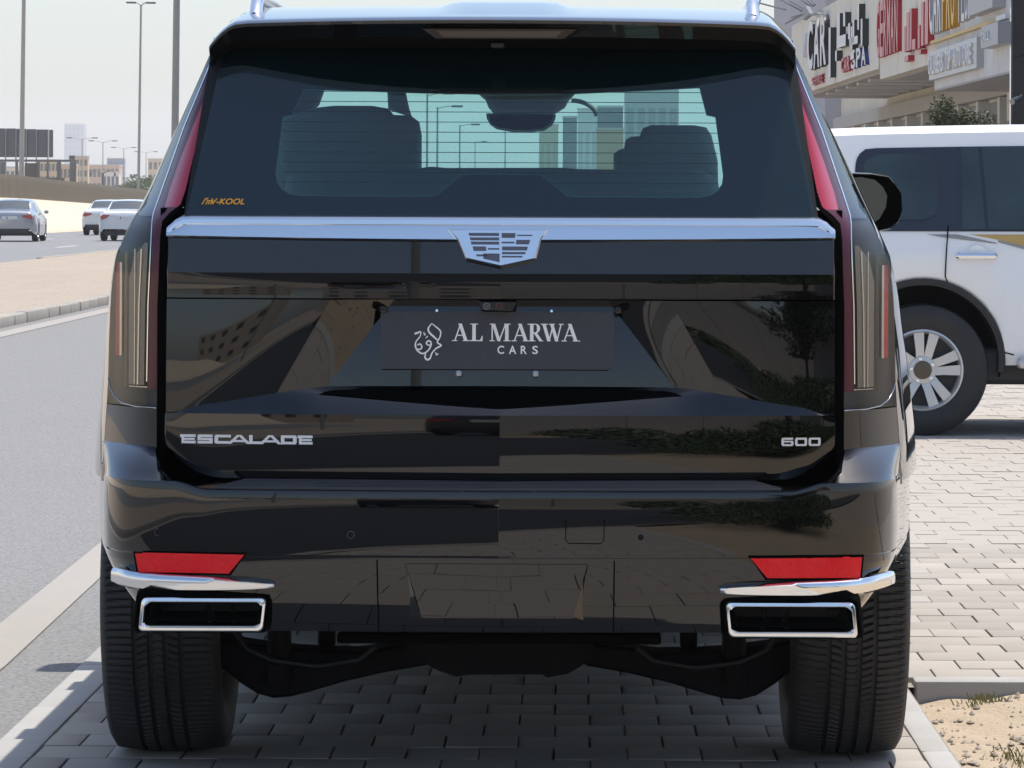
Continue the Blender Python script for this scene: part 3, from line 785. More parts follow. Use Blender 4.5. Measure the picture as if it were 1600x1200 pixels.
# ---- tail lamps on the corner between tailgate and body side
YR = [66, 85, 110, 150, 200, 250, 300, 322, 335, 348, 372, 405, 440, 480, 540, 600, 614, 640]      # photo rows used for heights
def L1(xs, ys): return lambda y: interp(xs, ys, y)
l_gap0 = L1([66, 110, 200, 300, 322, 336, 348, 372, 480, 640], [432, 441, 464, 486, 493, 508, 519, 522, 524.5, 524.5])
l_gap1 = L1([66, 110, 200, 300, 322, 336, 348, 372, 480, 640], [436, 447, 472, 494, 502, 520, 530, 533, 537, 537])
l_red1 = L1([66, 110, 150, 200, 250, 300, 325, 340, 372, 480, 640], [438, 450, 464, 484, 503, 520, 526, 541, 544, 549, 550])
l_line = L1([66, 110, 200, 300, 340, 372, 480, 640], [446, 461, 498, 532, 545.5, 546.5, 551, 553])
l_out = L1([66, 85, 110, 200, 300, 340, 372, 405, 440, 480, 540, 600, 640], [452, 458, 469, 509, 551, 572, 590, 604, 609, 612, 614, 615, 617])
def edge_y(z):                                       # tailgate / glass surface at its outer edge
    if z > GZ0+.02: return g_y(g_hw(z), z) + .012
    return lerp(.028, .024, 0) + 0
def corner_pt(off, z, extra=0.0):
    """off = photo-pixel offset from the centreline; the corner curves forward with it"""
    x = off/702.0; x0 = interp([.90, 1.28, 1.345, GZ1], [.747, .745, .712, .634], z)
    e = max(0, x-x0); span = interp([.90, 1.30, 1.38, 1.72], [.132, .12, .075, .03], z)
    y = edge_y(z) + .17*(min(1.3, e/span))**2.0*interp([.9, 1.3, 1.5, 1.75], [1, 1, .8, .5], z) + .15*e
    return (x*(1 + y/D), y + extra, z)
def zrow(y): return zpx(y, interp([60, 330, 700], [.16, .03, .0], y))
def band(name, la, lb, m, parent, y0=66, y1=640, n=8, extra=0.0, sm_=40):
    rows_y = sorted(set([y for y in YR if y0 <= y <= y1] + [y0, y1]))
    obs = []
    for s in (-1, 1):
        rows = []
        for y in rows_y:
            z = zrow(y); r = []
            for i in range(n+1):
                p = corner_pt(lerp(la(y), lb(y), i/n), z, extra); r.append((s*p[0], p[1], p[2]))
            rows.append(r)
        obs.append(MB().quadgrid(rows, flip=(s > 0)).build(name, m, parent if not isinstance(parent, tuple) else parent[0 if s < 0 else 1], smooth=sm_, fix=False))
    return tuple(obs)
lamps = band('tail_lamp', l_gap1, l_out, LAMPDK, suv, 66, 640, 12, .022)
band('weather_strip', l_gap0, l_gap1, GAP, suv, 66, 760, 2, .004)
l_mid = lambda y: lerp(l_gap1(y), l_red1(y), .0)
band('red_blade', l_gap1, l_red1, REDL, lamps, 100, 326, 5, .004)
band('dark_red_lens', l_red1, l_line, REDD, lamps, 66, 340, 4, .004)
band('dark_red_lens', l_gap1, l_line, REDD, lamps, 326, 612, 4, .0035)
band('chrome_line', l_line, lambda y: l_line(y)+1.6, CHROME, lamps, 75, 600, 1, .0015)
band('pillar_trim', lambda y: l_line(y)+1.6, l_out, GLOSSB, suv, 66, 340, 6, .004)
band('clear_lens', lambda y: l_line(y)+1.6, l_out, SMOKE, lamps, 340, 640, 10, .0)
band('lamp_rib', lambda y: 586, lambda y: 590, GLOSSB, lamps, 396, 612, 2, .010)
band('lamp_rib', lambda y: 573, lambda y: 574.5, SATIN, lamps, 392, 606, 1, .011)
l_b0 = lambda y: l_line(y)+6
l_b1 = L1([380, 395, 420, 600], [556, 570, 583, 583])
band('light_guide', l_b0, l_b1, LAMPIN, lamps, 382, 606, 4, .014)
band('guide_edge', lambda y: l_b0(y)+9, lambda y: l_b0(y)+11, CHROME, lamps, 392, 606, 1, .011)
band('side_red_guide', lambda y: 598, lambda y: 604, REDB, lamps, 414, 562, 2, .012)
band('side_guide_edge', lambda y: 594.5, lambda y: 598, SATIN, lamps, 414, 562, 2, .012)
band('lamp_foot_trim', lambda y: l_line(y)-10, lambda y: l_line(y)+30, SATIN, lamps, 608.5, 610, 3, .012)
for s, lo in zip((-1, 1), lamps):
    for y in (160, 194, 230, 266, 302):               # dark seams across the blade
        z = zrow(y); a = corner_pt(l_gap1(y), z, .0025); b = corner_pt(l_line(y)-2, z, .0025)
        MB().tube([(s*a[0], a[1], a[2]), (s*b[0], b[1], b[2])], .0007, 4).build('lens_seam', GAP, lo, smooth=0)
# bright line closing the lamp foot
for s, lo in zip((-1, 1), lamps):
    pts = [corner_pt(o_, zrow(y), -.001) for o_, y in ((537, 641), (570, 640.5), (592, 637), (605, 628), (612, 614), (615, 600))]
    MB().tube([(s*p[0], p[1], p[2]) for p in pts], .0016, 6).build('lamp_foot_line', mat('dark_chrome', (.45,.45,.46), .15, 1.0), lo, smooth=60)
# quarter panel below the lamp
l_q1 = L1([640, 700, 748], [617, 622, 626])
band('quarter_panel', l_gap1, l_q1, PAINT, suv, 641.5, 766, 12, .0)

# ---- rear bumper, lofted along a plan curve
PATH = [(0, -.150), (.30, -.140), (.55, -.126), (.68, -.110), (.77, -.083), (.83, -.042), (.868, .02), (.888, .09), (.905, .20), (.935, .40), (.96, .60)]
def path_pt(t):
    n = len(PATH)-1; tt = t*n
    return (cinterp2([p[0] for p in PATH], tt) if tt > 1 else lerp(PATH[0][0], PATH[1][0], tt), cinterp2([p[1] for p in PATH], tt) if tt > 1 else lerp(PATH[0][1], PATH[1][1], tt))
NT = 90
TS = [i/NT for i in range(NT+1)]
def normal_at(t):
    a, b = path_pt(max(0, t-.004)), path_pt(min(1, t+.004)); dx, dy = b[0]-a[0], b[1]-a[1]; l = math.hypot(dx, dy)
    return (-dy/l, dx/l)     # inward
BZ_TOP = zpx(769, -.14)
def b_sec(t):
    """list of (inset, z) rows"""
    x, y = path_pt(t)
    c = sm(.665, .755, x); q = sm(.83, .95, x)          # corner shelf rises
    out = []
    ztop = lerp(BZ_TOP, BZ_TOP+.018, sm(.64, .72, x))
    zin = lerp(.7575, .838, c); iin = lerp(.125, .055, c)
    out.append((iin+.03, zin+.004)); 
    for k in range(7):
        s = k/6; out.append((lerp(iin, .006, s), lerp(zin, ztop+.0025, s**lerp(1.0, 1.25, c))))
    out.append((.0015, ztop))
    acc = 0; n = 16; h = (ztop-zpx(867.5, -.14))/n; z = ztop - .002
    for k in range(n):
        t_ = interp([0, .3, .6, 1], [2.35, 1.1, -.5, -3.2], k/n); acc += math.tan(R(t_))*h; z -= h
        out.append((-acc, z))
    i0 = -acc
    out.append((i0+.010, z-.001)); out.append((i0+.010, z-.005))       # recessed seam
    zv0 = z-.0055; out.append((i0+.0035, zv0))
    for k in range(1, 13):
        s = k/12; out.append((i0+.0035 + .052*s**1.9, lerp(zv0, zpx(990, -.11), s)))
    out.append((i0+.0035+.07, zpx(990.5, -.11))); out.append((i0+.25, zpx(990.5,-.11)+.004))
    return out
NR = len(b_sec(0))
secs = [b_sec(t) for t in TS]
def bumper_pt(t, k, off=0.0):
    s = secs[min(NT, max(0, int(round(t*NT))))][k] if isinstance(k, int) else None
    x, y = path_pt(t); n = normal_at(t); i, z = s
    # the lower corner is cut back
    cut = max(0, (.585-z)/.16)*sm(.70, .86, x)*.052
    i = i + cut - off
    return (x + n[0]*i, y + n[1]*i, z)
rows = [[bumper_pt(t, k) for t in TS] for k in range(NR)]
SH_X = [.640, .685, .715, .735, .752, .790, .840, .875, .906, .930]
SH_O = [449, 490, 515, 528, 538.5, 560, 595, 614, 624, 630]
SH_P = [753, 752.5, 744, 724, 702, 700, 700, 700, 701, 750]
for j, t in enumerate(TS):
    x, y = path_pt(t)
    if x > SH_X[0]:
        f = sm(.640, .70, x)
        off, py_ = cinterp(SH_X, SH_O, x), cinterp(SH_X, SH_P, x)
        Yc = .02; z = zpx(py_, Yc); cp = corner_pt(max(off, 525), max(.76, z))
        yq = lerp(.016, cp[1], sm(520, 545, off)); xq = off/702*(1+yq/D)
        if x > .907: xq, yq = x-.004, y
        e = rows[8][j]
        for k in range(8):
            if k == 0: q = (xq, yq+.03, z-.004)
            else:
                s_ = (k-1)/6; q = (lerp(xq, e[0], s_), lerp(yq, e[1]+.004, s_), lerp(z, e[2]+.002, s_) + .006*math.sin(math.pi*s_)*sm(.70, .76, x))
            rows[k][j] = tuple(lerp(a, b, f) for a, b in zip(rows[k][j], q))
# stop the lower rows short so that the wheel shows under the corner
for k in range(NR):
    for j in range(len(TS)):
        p = rows[k][j]
        rows[k][j] = (max(0, p[0]), p[1], p[2])
HOLES = [(xpx(220, -.105), xpx(417, -.105), zpx(990, -.105), zpx(932, -.105)), (xpx(1139, -.105), xpx(1344, -.105), zpx(996, -.105), zpx(936, -.105))]
bmb = MB(); bmb.quadgrid(rows); bmb.quadgrid([[(-p[0], p[1], p[2]) for p in r] for r in rows], flip=True)
def in_hole(f):
    c = [sum(bmb.v[i][k] for i in f)/4 for k in range(3)]
    return c[1] < .05 and any(h[0] < c[0] < h[1] and h[2] < c[2] < h[3] for h in HOLES)
bmb.f = [f for f in bmb.f if not in_hole(f)]
bump = bmb.build('rear_bumper', PAINT, suv, smooth=14, fix=False)
# step pad ribs on the bumper top
for k in range(6):
    pts = []
    for i in range(41):
        x = lerp(-.62+.010*k, .62-.010*k, i/40); t = None
        y = interp([p[0] for p in PATH], [p[1] for p in PATH], abs(x)) + .012 + k*.0185
        s_ = 1 - (.012 + k*.0185)/.125
        pts.append((x, y, lerp(.7575, BZ_TOP+.0025, s_) + .0005))
    MB().tube(pts, .0062, 10).build('step_rib', mat('step_pad_satin', (.02,.02,.022), .22, coat=.3), bump, smooth=60)
def bface(px_, py_, off=.0):
    """point on the bumper face seen at a photo pixel (right half or left half)"""
    s = 1 if px_ >= 783 else -1; pxr = px_
    Y = -.12
    for _ in range(5):
        x, z = xpx(pxr, Y), zpx(py_, Y)
        ax = abs(x)
        y = interp([p[0] for p in PATH], [p[1] for p in PATH], ax)
        ztop = lerp(BZ_TOP, BZ_TOP+.018, sm(.64, .72, ax)); zc_ = zpx(867.5, -.14)
        if z > zc_-.003:
            u = (ztop-z)/(ztop-zc_); ins = -(2.35*u - 2.0*u*u)*.01745*.155
        else:
            u = min(1, (zc_-.0055-z)/.17); ins = .0015 + .052*max(0, u)**1.9
        Y = y + ins
    return Vector((x, Y-off, z))
# reflectors
for s in (-1, 1):
    q = [(213, 865.5), (384, 868.5), (360, 898), (219, 896)] if s < 0 else [(1349, 867.5), (1174, 870), (1201, 902), (1346, 901)]
    rows = []
    for v in range(4):
        r = []
        for u in range(17):
            a = lerp(q[0][0], q[1][0], u/16), lerp(q[0][1], q[1][1], u/16); b = lerp(q[3][0], q[2][0], u/16), lerp(q[3][1], q[2][1], u/16)
            r.append(tuple(bface(lerp(a[0], b[0], v/3), lerp(a[1], b[1], v/3), .004)))
        rows.append(r)
    ro = MB().quadgrid(rows).build('reflector', REDB, bump, smooth=60, fix=False)
    rim = [bface(x + (-3 if x < 783 and k in (0,3) or x > 783 and k in (1,2) else 3)*(1), y + (-2.5 if k < 2 else 2.5), .002) for k, (x, y) in enumerate(q)]
    rows = []
    for v in range(4):
        rows.append([tuple(bface(lerp(lerp(q[0][0], q[1][0], u/16), lerp(q[3][0], q[2][0], v/3)*0 + lerp(q[3][0], q[2][0], u/16), v/3) + (u/16-.5)*6*(1 if s < 0 else -1), lerp(lerp(q[0][1], q[1][1], u/16), lerp(q[3][1], q[2][1], u/16), v/3) + (v/3-.5)*6, .0025)) for u in range(17)])
    MB().quadgrid(rows).build('reflector_rim', GAP, ro, smooth=60, fix=False)
# chrome strips above the outlets
for s in (-1, 1):
    if s < 0: top = [(431, 912), (400, 907.5), (340, 903), (260, 899), (215, 896), (192, 891), (180, 890.5)]; bot = [(431, 919), (400, 921), (340, 922.5), (260, 922), (215, 919), (192, 913.5), (180, 909)]
    else: top = [(1127, 916), (1160, 912), (1225, 908), (1300, 905), (1350, 901), (1382, 893), (1396, 890.5)]; bot = [(1127, 924.5), (1160, 926.5), (1225, 927.5), (1300, 926.5), (1350, 922.5), (1382, 914), (1396, 908)]
    n = 30; rows = []
    for off, f in ((-.012, -.04), (.010, .0), (.019, .25), (.0205, .60), (.019, 1.02), (-.012, 1.22)):
        r = []
        for i in range(n+1):
            t = i/n*6
            tx, ty_ = cinterp2([p[0] for p in top], t), cinterp2([p[1] for p in top], t); bx, by_ = cinterp2([p[0] for p in bot], t), cinterp2([p[1] for p in bot], t)
            p = bface(lerp(tx, bx, f), lerp(ty_, by_, f), 0); o_ = off*interp([0, .4, 6], [.35, 1, 1], t)
            ax = abs(p.x); nx_ = sm(.78, .90, ax)
            r.append((p.x + (1 if p.x > 0 else -1)*max(0, o_)*nx_*.35, p.y - o_*(1-.6*nx_), p.z))
        rows.append(r)
    MB().quadgrid(rows).build('chrome_strip', CHROME if s > 0 else SATIN, bump, smooth=50)
# exhaust outlets: rectangular surround, chrome ring and dark duct
def rrect(x0, x1, z0, z1, r, n=5, skew=0.0):
    pts = []
    for cx_, cz_, a0 in ((x1-r, z1-r, 0), (x0+r, z1-r, 90), (x0+r, z0+r, 180), (x1-r, z0+r, 270)):
        for i in range(n+1):
            a = R(a0 + 90*i/n); x, z = cx_+math.cos(a)*r, cz_+math.sin(a)*r
            pts.append((x + skew*(z-(z0+z1)/2), z))
    return pts
for s in (-1, 1):
    yo = -.105
    if s < 0: x0, x1, z0, z1 = xpx(221, yo), xpx(418, yo), zpx(988, yo), zpx(934, yo); sk = .11
    else: x0, x1, z0, z1 = xpx(1137, yo), xpx(1341, yo), zpx(994, yo), zpx(938, yo); sk = -.11
    ring = MB(); rows = []
    for ins, yy in ((0, .03), (0, 0), (.003, -.006), (.008, -.007), (.012, -.002), (.017, .05)):
        rows.append([(x, yo+yy-(.012), z) for x, z in rrect(x0+ins, x1-ins, z0+ins, z1-ins, .012, 5, sk)])
    ring.quadgrid(rows, closed=True)
    ex = ring.build('exhaust_outlet', CHROME, bump, smooth=40)
    rows = [[(x, yo+yy, z) for x, z in rrect(x0+ins, x1-ins, z0+ins, z1-ins, .012, 5, sk)] for ins, yy in ((.016, .03), (.020, .10), (.026, .18))]
    mb = MB().quadgrid(rows, closed=True); n = len(mb.v); k = len(rows[0]); mb.f.append(tuple(range(n-k, n)))
    mb.build('exhaust_duct', mat('duct_black', (.008,.008,.008), .5), ex, smooth=40)
    mb = MB(); rows = [[(x, yo+yy-.004, z) for x, z in rrect(x0-o_, x1+o_, z0-o_*.3, z1+o_, .016, 5, sk)] for o_, yy in ((-.004, -.002), (.006, -.004), (.012, .004), (.016, .06))]
    mb.quadgrid(rows, closed=True).build('outlet_surround', GAP, ex, smooth=40)
    cx_ = (x0+x1)/2
    MB().lathe([(0, .030), (.06, .030), (.06, .026), (0, .026)], 24, 'y', (cx_ - s*.03, yo+.09, (z0+z1)/2+.004)).build('exhaust_pipe', mat('pipe_steel', (.18,.17,.16), .4, .8), ex, smooth=30)
# parking sensors and tow-eye cover
for (sx_, sy_) in ((249, 834), (550, 837), (1003, 839), (1310.5, 836)):
    p = bface(sx_, sy_, .002)
    MB().lathe([(.003, .0082), (-.0008, .0082), (-.0008, .0072)], 24, 'y', tuple(p)).build('sensor_ring', mat('sensor_grey', (.10,.10,.105), .4), bump, smooth=30)
    MB().lathe([(.001, .0066), (-.0012, .0060), (-.0012, 0)], 20, 'y', tuple(p)).build('parking_sensor', PAINT, bump, smooth=30)
pts = [(886, 811), (886, 844), (890, 849), (941, 849.5), (945.5, 845), (946, 811)]
MB().tube([tuple(bface(a, b, .0004)) for a, b in pts], .0011, 5).build('tow_cover_seam', GAP, bump, smooth=0)
# vertical seams of the valance
for (xa, ya, xb, yb) in ((591, 876, 594, 988), (962, 876, 961, 989)):
    MB().tube([tuple(bface(lerp(xa, xb, i/8), lerp(ya, yb, i/8), .0003)) for i in range(9)], .0016, 5).build('valance_seam', GAP, bump, smooth=0)
# centre hitch cover: tilted panel with flared cheeks
def bf(x, y, off): return tuple(bface(x, y, off))
hc = MB(); rows = []
for v in range(9):
    f = v/8; y = lerp(882, 965, f); xl, xr = lerp(637, 662, f), lerp(919, 898, f)
    rows.append([bf(lerp(xl, xr, u/20), y, .002 + .060*(f*.62)**1.9 - .004*f) for u in range(21)])
hc.quadgrid(rows); hc.build('hitch_cover', PAINT, bump, smooth=40, fix=False)
hco = bpy.data.objects['hitch_cover']
for (t0, o1, i1) in ((635, (635, 964), (661, 966)), (920.5, (919, 972), (898, 962))):
    a = bf(t0, 881, .001); b = bf(o1[0], o1[1], -.008); c = bf(i1[0], i1[1], .020)
    MB_ = MB(); MB_.v += [a, b, c, (a[0], a[1]+.01, a[2])]; MB_.f += [(0, 1, 2)]
    MB_.build('cover_cheek', PAINT, hco, smooth=0, fix=False)

# ---- body sides, greenhouse, front
WHY, WHZ, WR = 1.16, .417, .417
def wfull(z): return interp([.30, .45, .6, .75, .85, 1.0, 1.15, 1.25, 1.38, 1.54, 1.70, 1.80], [.945, .978, .995, .995, .988, .970, .950, .927, .87, .79, .70, .63], z)
def ypix(z): return VY + (CH-z)*F/(D+.15)
def wcorner(z):
    if z >= .905: p = corner_pt(l_out(min(640, max(66, ypix(z)))), z)
    else: p = corner_pt(l_q1(min(748, ypix(z))), z)
    return p[0], p[1]
def side_x(Y, z):
    wc, yc = wcorner(min(1.76, max(.745, z)))
    s = min(1, max(0, (Y-yc)/(.78-yc)))
    front = 1 - .16*sm(4.3, 5.25, Y)
    return lerp(wc, wfull(z), s**.75 if s > 0 else 0)*front
def zb_at(Y):
    base = .745 if Y < WHY else .34
    for c in (WHY, WHY+3.07):
        if abs(Y-c) < .50: base = max(base, WHZ + math.sqrt(.50**2-(Y-c)**2))
    return base
YS = sorted([.22,.3,.4,.5,.58,.655,.667,.70,.75,.8] + [.86+.05*i for i in range(16)] + [1.645,1.655,1.665] + [1.8+.2*i for i in range(10)] + [3.72+.035*i for i in range(30)] + [4.85, 5.0, 5.1, 5.2])
for s in (-1, 1):
    rows = []
    for k in range(17):
        f = k/16; r = []
        for Y in YS:
            top = 1.255 if Y < 4.1 else lerp(1.25, 1.05, sm(4.1, 5.2, Y)); zb_ = zb_at(Y); z = lerp(zb_, top, f)
            yy = Y
            if Y == YS[0]: yy = wcorner(min(1.7, max(.745, z)))[1] + .001
            r.append((s*side_x(yy, z), yy, z))
        rows.append(r)
    MB().quadgrid(rows, flip=(s < 0)).build('body_side', PAINT, suv, smooth=40, fix=False)
    # chrome window line, side glass band, roof edge
    def yend(z): return lerp(4.12, 3.32, (z-1.255)/.5)
    for nm, za, zb2, m_, n in (('side_window', 1.262, 1.715, SIDEGLASS, 10), ('roof_side', 1.715, 1.752, PAINT, 4), ('belt_trim', 1.2555, 1.262, CHROME, 1)):
        rows = []
        for k in range(n+1):
            z = lerp(za, zb2, k/n); yc = wcorner(min(1.76, z))[1]
            rows.append([(s*side_x(lerp(yc+.002, yend(z), f/40), z), lerp(yc+.002, yend(z), f/40), z) for f in range(41)])
        MB().quadgrid(rows, flip=(s < 0)).build(nm, m_, suv, smooth=60, fix=False)
    for Yp in (1.32, 2.42):
        rows = [[(s*(side_x(Yp+dy, z)-.006), Yp+dy, z) for dy in (-.06, .06)] for z in (1.26, 1.4, 1.55, 1.72)]
        MB().quadgrid(rows).build('pillar', BLACKP, suv, smooth=0, fix=False)
    # wheel housings
    for c in (WHY, WHY+3.07):
        MB().lathe([(s*.60, .505), (s*1.0, .505)], 24, 'x', (0, c, WHZ), R(0), R(118)).build('wheel_housing', GAP, suv, smooth=60, fix=False)
        MB().quadgrid([[(s*.62, c-.1, .46), (s*.62, c+.5, .46)], [(s*.62, c-.4, .92), (s*.62, c+.5, .92)]]).build('wheel_housing', GAP, suv, smooth=0, fix=False)
    # running board and door handles
    MB().box(min(s*.93, s*1.0), max(s*.93, s*1.0), 1.75, 3.65, .32, .37, .01).build('running_board', BLACKP, suv, smooth=30)
    for Yh in (1.75, 2.8):
        x = side_x(Yh, 1.08); MB().box(min(s*x, s*(x+.03)), max(s*x, s*(x+.03)), Yh-.1, Yh+.1, 1.065, 1.095, .008).build('door_handle', PAINT, suv, smooth=30)
    # small red side markers catching the sun on the rear corner
# hood, windscreen, front fascia
MB().quadgrid([[(lerp(-1, 1, i/16)*lerp(.90, .80, j/8), lerp(4.15, 5.2, j/8), lerp(1.275, 1.10, (j/8)**1.6) - .03*abs(lerp(-1,1,i/16))**3) for i in range(17)] for j in range(9)]).build('hood', PAINT, suv, smooth=60, fix=False)
MB().quadgrid([[(lerp(-1, 1, i/16)*lerp(.70, .92, j/8), lerp(3.28, 4.16, j/8) + .10*(1-abs(lerp(-1,1,i/16))**2), lerp(1.855, 1.262, j/8)) for i in range(17)] for j in range(9)]).build('windscreen', FRONTGLASS, suv, smooth=60, fix=False)
MB().box(-.84, .84, 5.12, 5.2, .30, 1.1, .03).build('front_fascia', GLOSSB, suv, smooth=30)
# mirrors
for s in (-1, 1):
    my = 3.30
    P_ = [(1315, 272), (1331, 267.5), (1360, 268.5), (1389, 273.5), (1397, 283), (1409, 300), (1411, 326), (1405, 345), (1393, 356), (1372, 361), (1340, 352), (1315, 345)]
    mo_x = 0.0 if s > 0 else .10
    pts = [(xpx(a, my)-mo_x, zpx(b, my)) for a, b in P_]
    cx_, cz_ = sum(p[0] for p in pts)/12, sum(p[1] for p in pts)/12
    rows = [[(s*lerp(cx_, x, f), my+dy, lerp(cz_, z, f)) for x, z in pts] for f, dy in ((.90, -.004), (.97, -.008), (1, .02), (.97, .08), (.80, .16), (.4, .19), (.02, .195))]
    mo = MB().quadgrid(rows, closed=True).build('door_mirror', PAINT, suv, smooth=40)
    gp = [(1322, 277), (1345, 275), (1366, 279), (1379, 290), (1386, 304), (1384, 322), (1374, 340), (1355, 352), (1335, 346), (1322, 342)]
    mb = MB(); mb.v += [(s*(xpx(a, my)-mo_x), my-.0075, zpx(b, my)) for a, b in gp]; mb.f.append(tuple(range(len(gp))))
    mb.build('mirror_glass', mat('mirror_glass', (.13, .15, .15), .03, 1.0), mo, smooth=0, fix=False)
    rows = [[(s*lerp(cx_, x, f), my-.0062, lerp(cz_, z, f)) for x, z in pts] for f in (.0, .93)]
    MB().quadgrid(rows, closed=True).build('mirror_bezel', GAP, mo, smooth=0, fix=False)
    MB().tube([(s*.93, my+.08, 1.24), (s*1.06, my+.06, 1.30)], [.03, .035], 8).build('mirror_arm', GLOSSB, mo, smooth=60)

# ---- cabin
MB().box(-.58, .58, .30, 3.2, 1.752, 1.762).build('headliner', TRIM, suv, smooth=0)
MB().box(-.80, .80, .15, 4.0, .50, .52).build('cabin_floor', TRIM, suv, smooth=0)
MB().box(-.80, .80, 3.62, 4.05, .6, 1.20, .05).build('dashboard', TRIM, suv, smooth=30)
def px_prism(name, pts, Y, th, m, inset=.015):
    P_ = [(xpx(a, Y), zpx(b, Y)) for a, b in pts]
    cx_, cz_ = sum(p[0] for p in P_)/len(P_), sum(p[1] for p in P_)/len(P_)
    rows = []
    for f, dy in ((.0, .0), (.80, .0), (.95, .012), (1.0, .04), (1.0, th-.03), (.93, th), (0, th)):
        rows.append([(lerp(cx_, x, f), Y+dy, lerp(cz_, z, f)) for x, z in P_])
    return MB().quadgrid(rows, closed=True).build(name, m, suv, smooth=50)
px_prism('rear_bench', [(440, 318), (446, 275), (470, 266), (650, 264), (672, 261), (700, 263), (880, 262), (905, 264), (1100, 266), (1122, 278), (1128, 318), (1120, 560), (450, 560)], .85, .16, SEAT)
px_prism('seat_back', [(425, 420), (428, 215), (440, 186), (470, 176), (494, 169), (520, 166), (580, 166), (604, 170), (612, 180), (640, 181), (652, 190), (656, 212), (656, 420)], 2.0, .16, SEAT)
px_prism('seat_back', [(958, 420), (959, 240), (966, 234), (975, 231), (978, 217), (986, 213), (1000, 212), (1005, 199), (1018, 194.5), (1085, 194.5), (1104, 198), (1112, 210), (1122, 250), (1126, 420)], 2.0, .16, SEAT)
px_prism('cabin_pillar', [(440, 110), (440, 215), (478, 185), (497, 165), (506, 140), (508, 110)], 2.5, .06, TRIM)
px_prism('cabin_pillar', [(602, 120), (605, 172), (642, 184), (638, 172), (631, 140), (629, 120)], 2.4, .10, TRIM)
px_prism('overhead_console', [(728, 118), (733, 141), (745, 146), (758, 157), (762, 168), (770, 177), (866, 178), (882, 168), (888, 157), (897, 147), (905, 141), (910, 118)], 3.0, .10, TRIM)
px_prism('cabin_mirror', [(759, 177.5), (760, 186), (765, 195), (775, 202), (800, 206.5), (828, 207), (850, 204), (862, 196), (867, 186), (868, 179), (850, 177), (780, 176.5)], 3.05, .05, TRIM)
mm = MB(); gp = [(763, 180), (765, 188), (770, 195), (780, 200), (802, 203), (828, 203.5), (848, 201), (858, 194), (863, 186), (864, 181)]
mm.v += [(xpx(a, 3.04), 3.04, zpx(b, 3.04)) for a, b in gp]; mm.f.append(tuple(range(len(gp))))
mm.build('cabin_mirror_glass', MATS['mirror_glass'], suv, smooth=0, fix=False)
MB().tube([(xpx(892 + 40*math.sin(t*1.5/8), 3.2), 3.2, zpx(157 + 26*(1-math.cos(t*1.5/8)), 3.2)) for t in range(9)], .008, 6).build('grab_handle', TRIM, suv, smooth=60)

# ---- wheels
def tyre_mesh(W, Rr, rim_r, sip=138, per=8):
    hs = []
    grooves = (-.055, -.018, .020, .057)
    edge = W/2-.016
    for g_ in grooves: hs += [g_-.0058, g_-.0048, g_+.0048, g_+.0058]
    hs += [-edge, -edge+.008, -.09, -.08, -.07, -.062, -.046, -.040, -.034, -.028, -.010, -.005, 0, .006, .012, .029, .035, .041, .047, .064, .072, .08, .09, edge-.008, edge]
    hs = sorted(hs); nT = sip*per
    def rad(h): return Rr - .010*(abs(h)/edge)**2.4
    prof = [(-W/2+.03, rim_r), (-W/2+.012, rim_r+.02), (-W/2+.001, rim_r+.055), (-W/2, Rr-.06), (-W/2+.004, Rr-.030)] 
    end = [(-h, r) for h, r in reversed(prof)]
    mb = MB(); rows = []
    for k in range(nT):
        th = 2*math.pi*k/nT; ca, sa = math.cos(th), math.sin(th); ph = k/per
        r_ = [(h, r) for h, r in prof]
        for h in hs:
            r = rad(h); dd = 0
            if any(abs(h-g_) < .0053 for g_ in grooves): dd = .010
            else:
                if abs(h) > .060:
                    f = (ph + (abs(h)-.06)*9*(1 if h > 0 else 1)*(abs(h)-.02)*6) % 1.0
                    if f < .2: dd = .0055
                else:
                    f = (ph*1.0 + h*26*(1 if h > 0 else -1)*(.8 if abs(h) > .02 else 1.2) + .3) % 1.0
                    if f < .2 and abs(h) > .004: dd = .0065
            r_.append((h, r-dd))
        r_ += end
        rows.append([(h, ca*r, sa*r) for h, r in r_])
    rows.append(rows[0])
    mb.quadgrid(rows)
    o = mb.build('tyre', RUBBER, None, smooth=50, merge=.00001, fix=True); me = o.data; bpy.data.objects.remove(o); return me
TYRE = tyre_mesh(.290, WR, .285)
def rim_meshes(rim_r, W, m, spokes=6, side=1, tw=.07):
    mb = MB()
    mb.lathe([(-W*.40, rim_r-.012), (-W*.42, rim_r), (-W*.40, rim_r+.004), (-W*.30, rim_r-.015), (W*.3, rim_r-.015), (W*.42, rim_r+.003), (W*.43, rim_r-.006), (W*.40, rim_r-.022), (W*.28, rim_r-.03)], 64)
    mb.lathe([(W*.20, .075), (W*.34, .07), (W*.36, .045), (W*.36, 0)], 32)
    for k in range(spokes):
        a = 2*math.pi*k/spokes
        for da in (-.17, .17):
            c1, c2 = a+da*1.3, a+da
            pts = []
            for rr, hh_, aa, w in ((.06, W*.32, c1, tw*.40), (rim_r*.55, W*.36, c2, tw*.36), (rim_r-.012, W*.36, c2, tw*.42)):
                for sgn in (-1, 1):
                    pts.append((hh_, math.cos(aa)*rr - sgn*math.sin(aa)*w/2, math.sin(aa)*rr + sgn*math.cos(aa)*w/2))
            b = len(mb.v); mb.v += pts + [(p[0]-.03, p[1], p[2]) for p in pts]
            for i in (0, 2): mb.f += [(b+i, b+i+1, b+i+3, b+i+2), (b+i, b+i+2, b+i+8, b+i+6), (b+i+1, b+i+7, b+i+9, b+i+3)]
    o = mb.build('rim', m, None, smooth=30); me = o.data; bpy.data.objects.remove(o); return me
RIMD = mat('dark_alloy', (.10, .10, .105), .25, .9)
RIM = rim_meshes(.285, .27, RIMD)
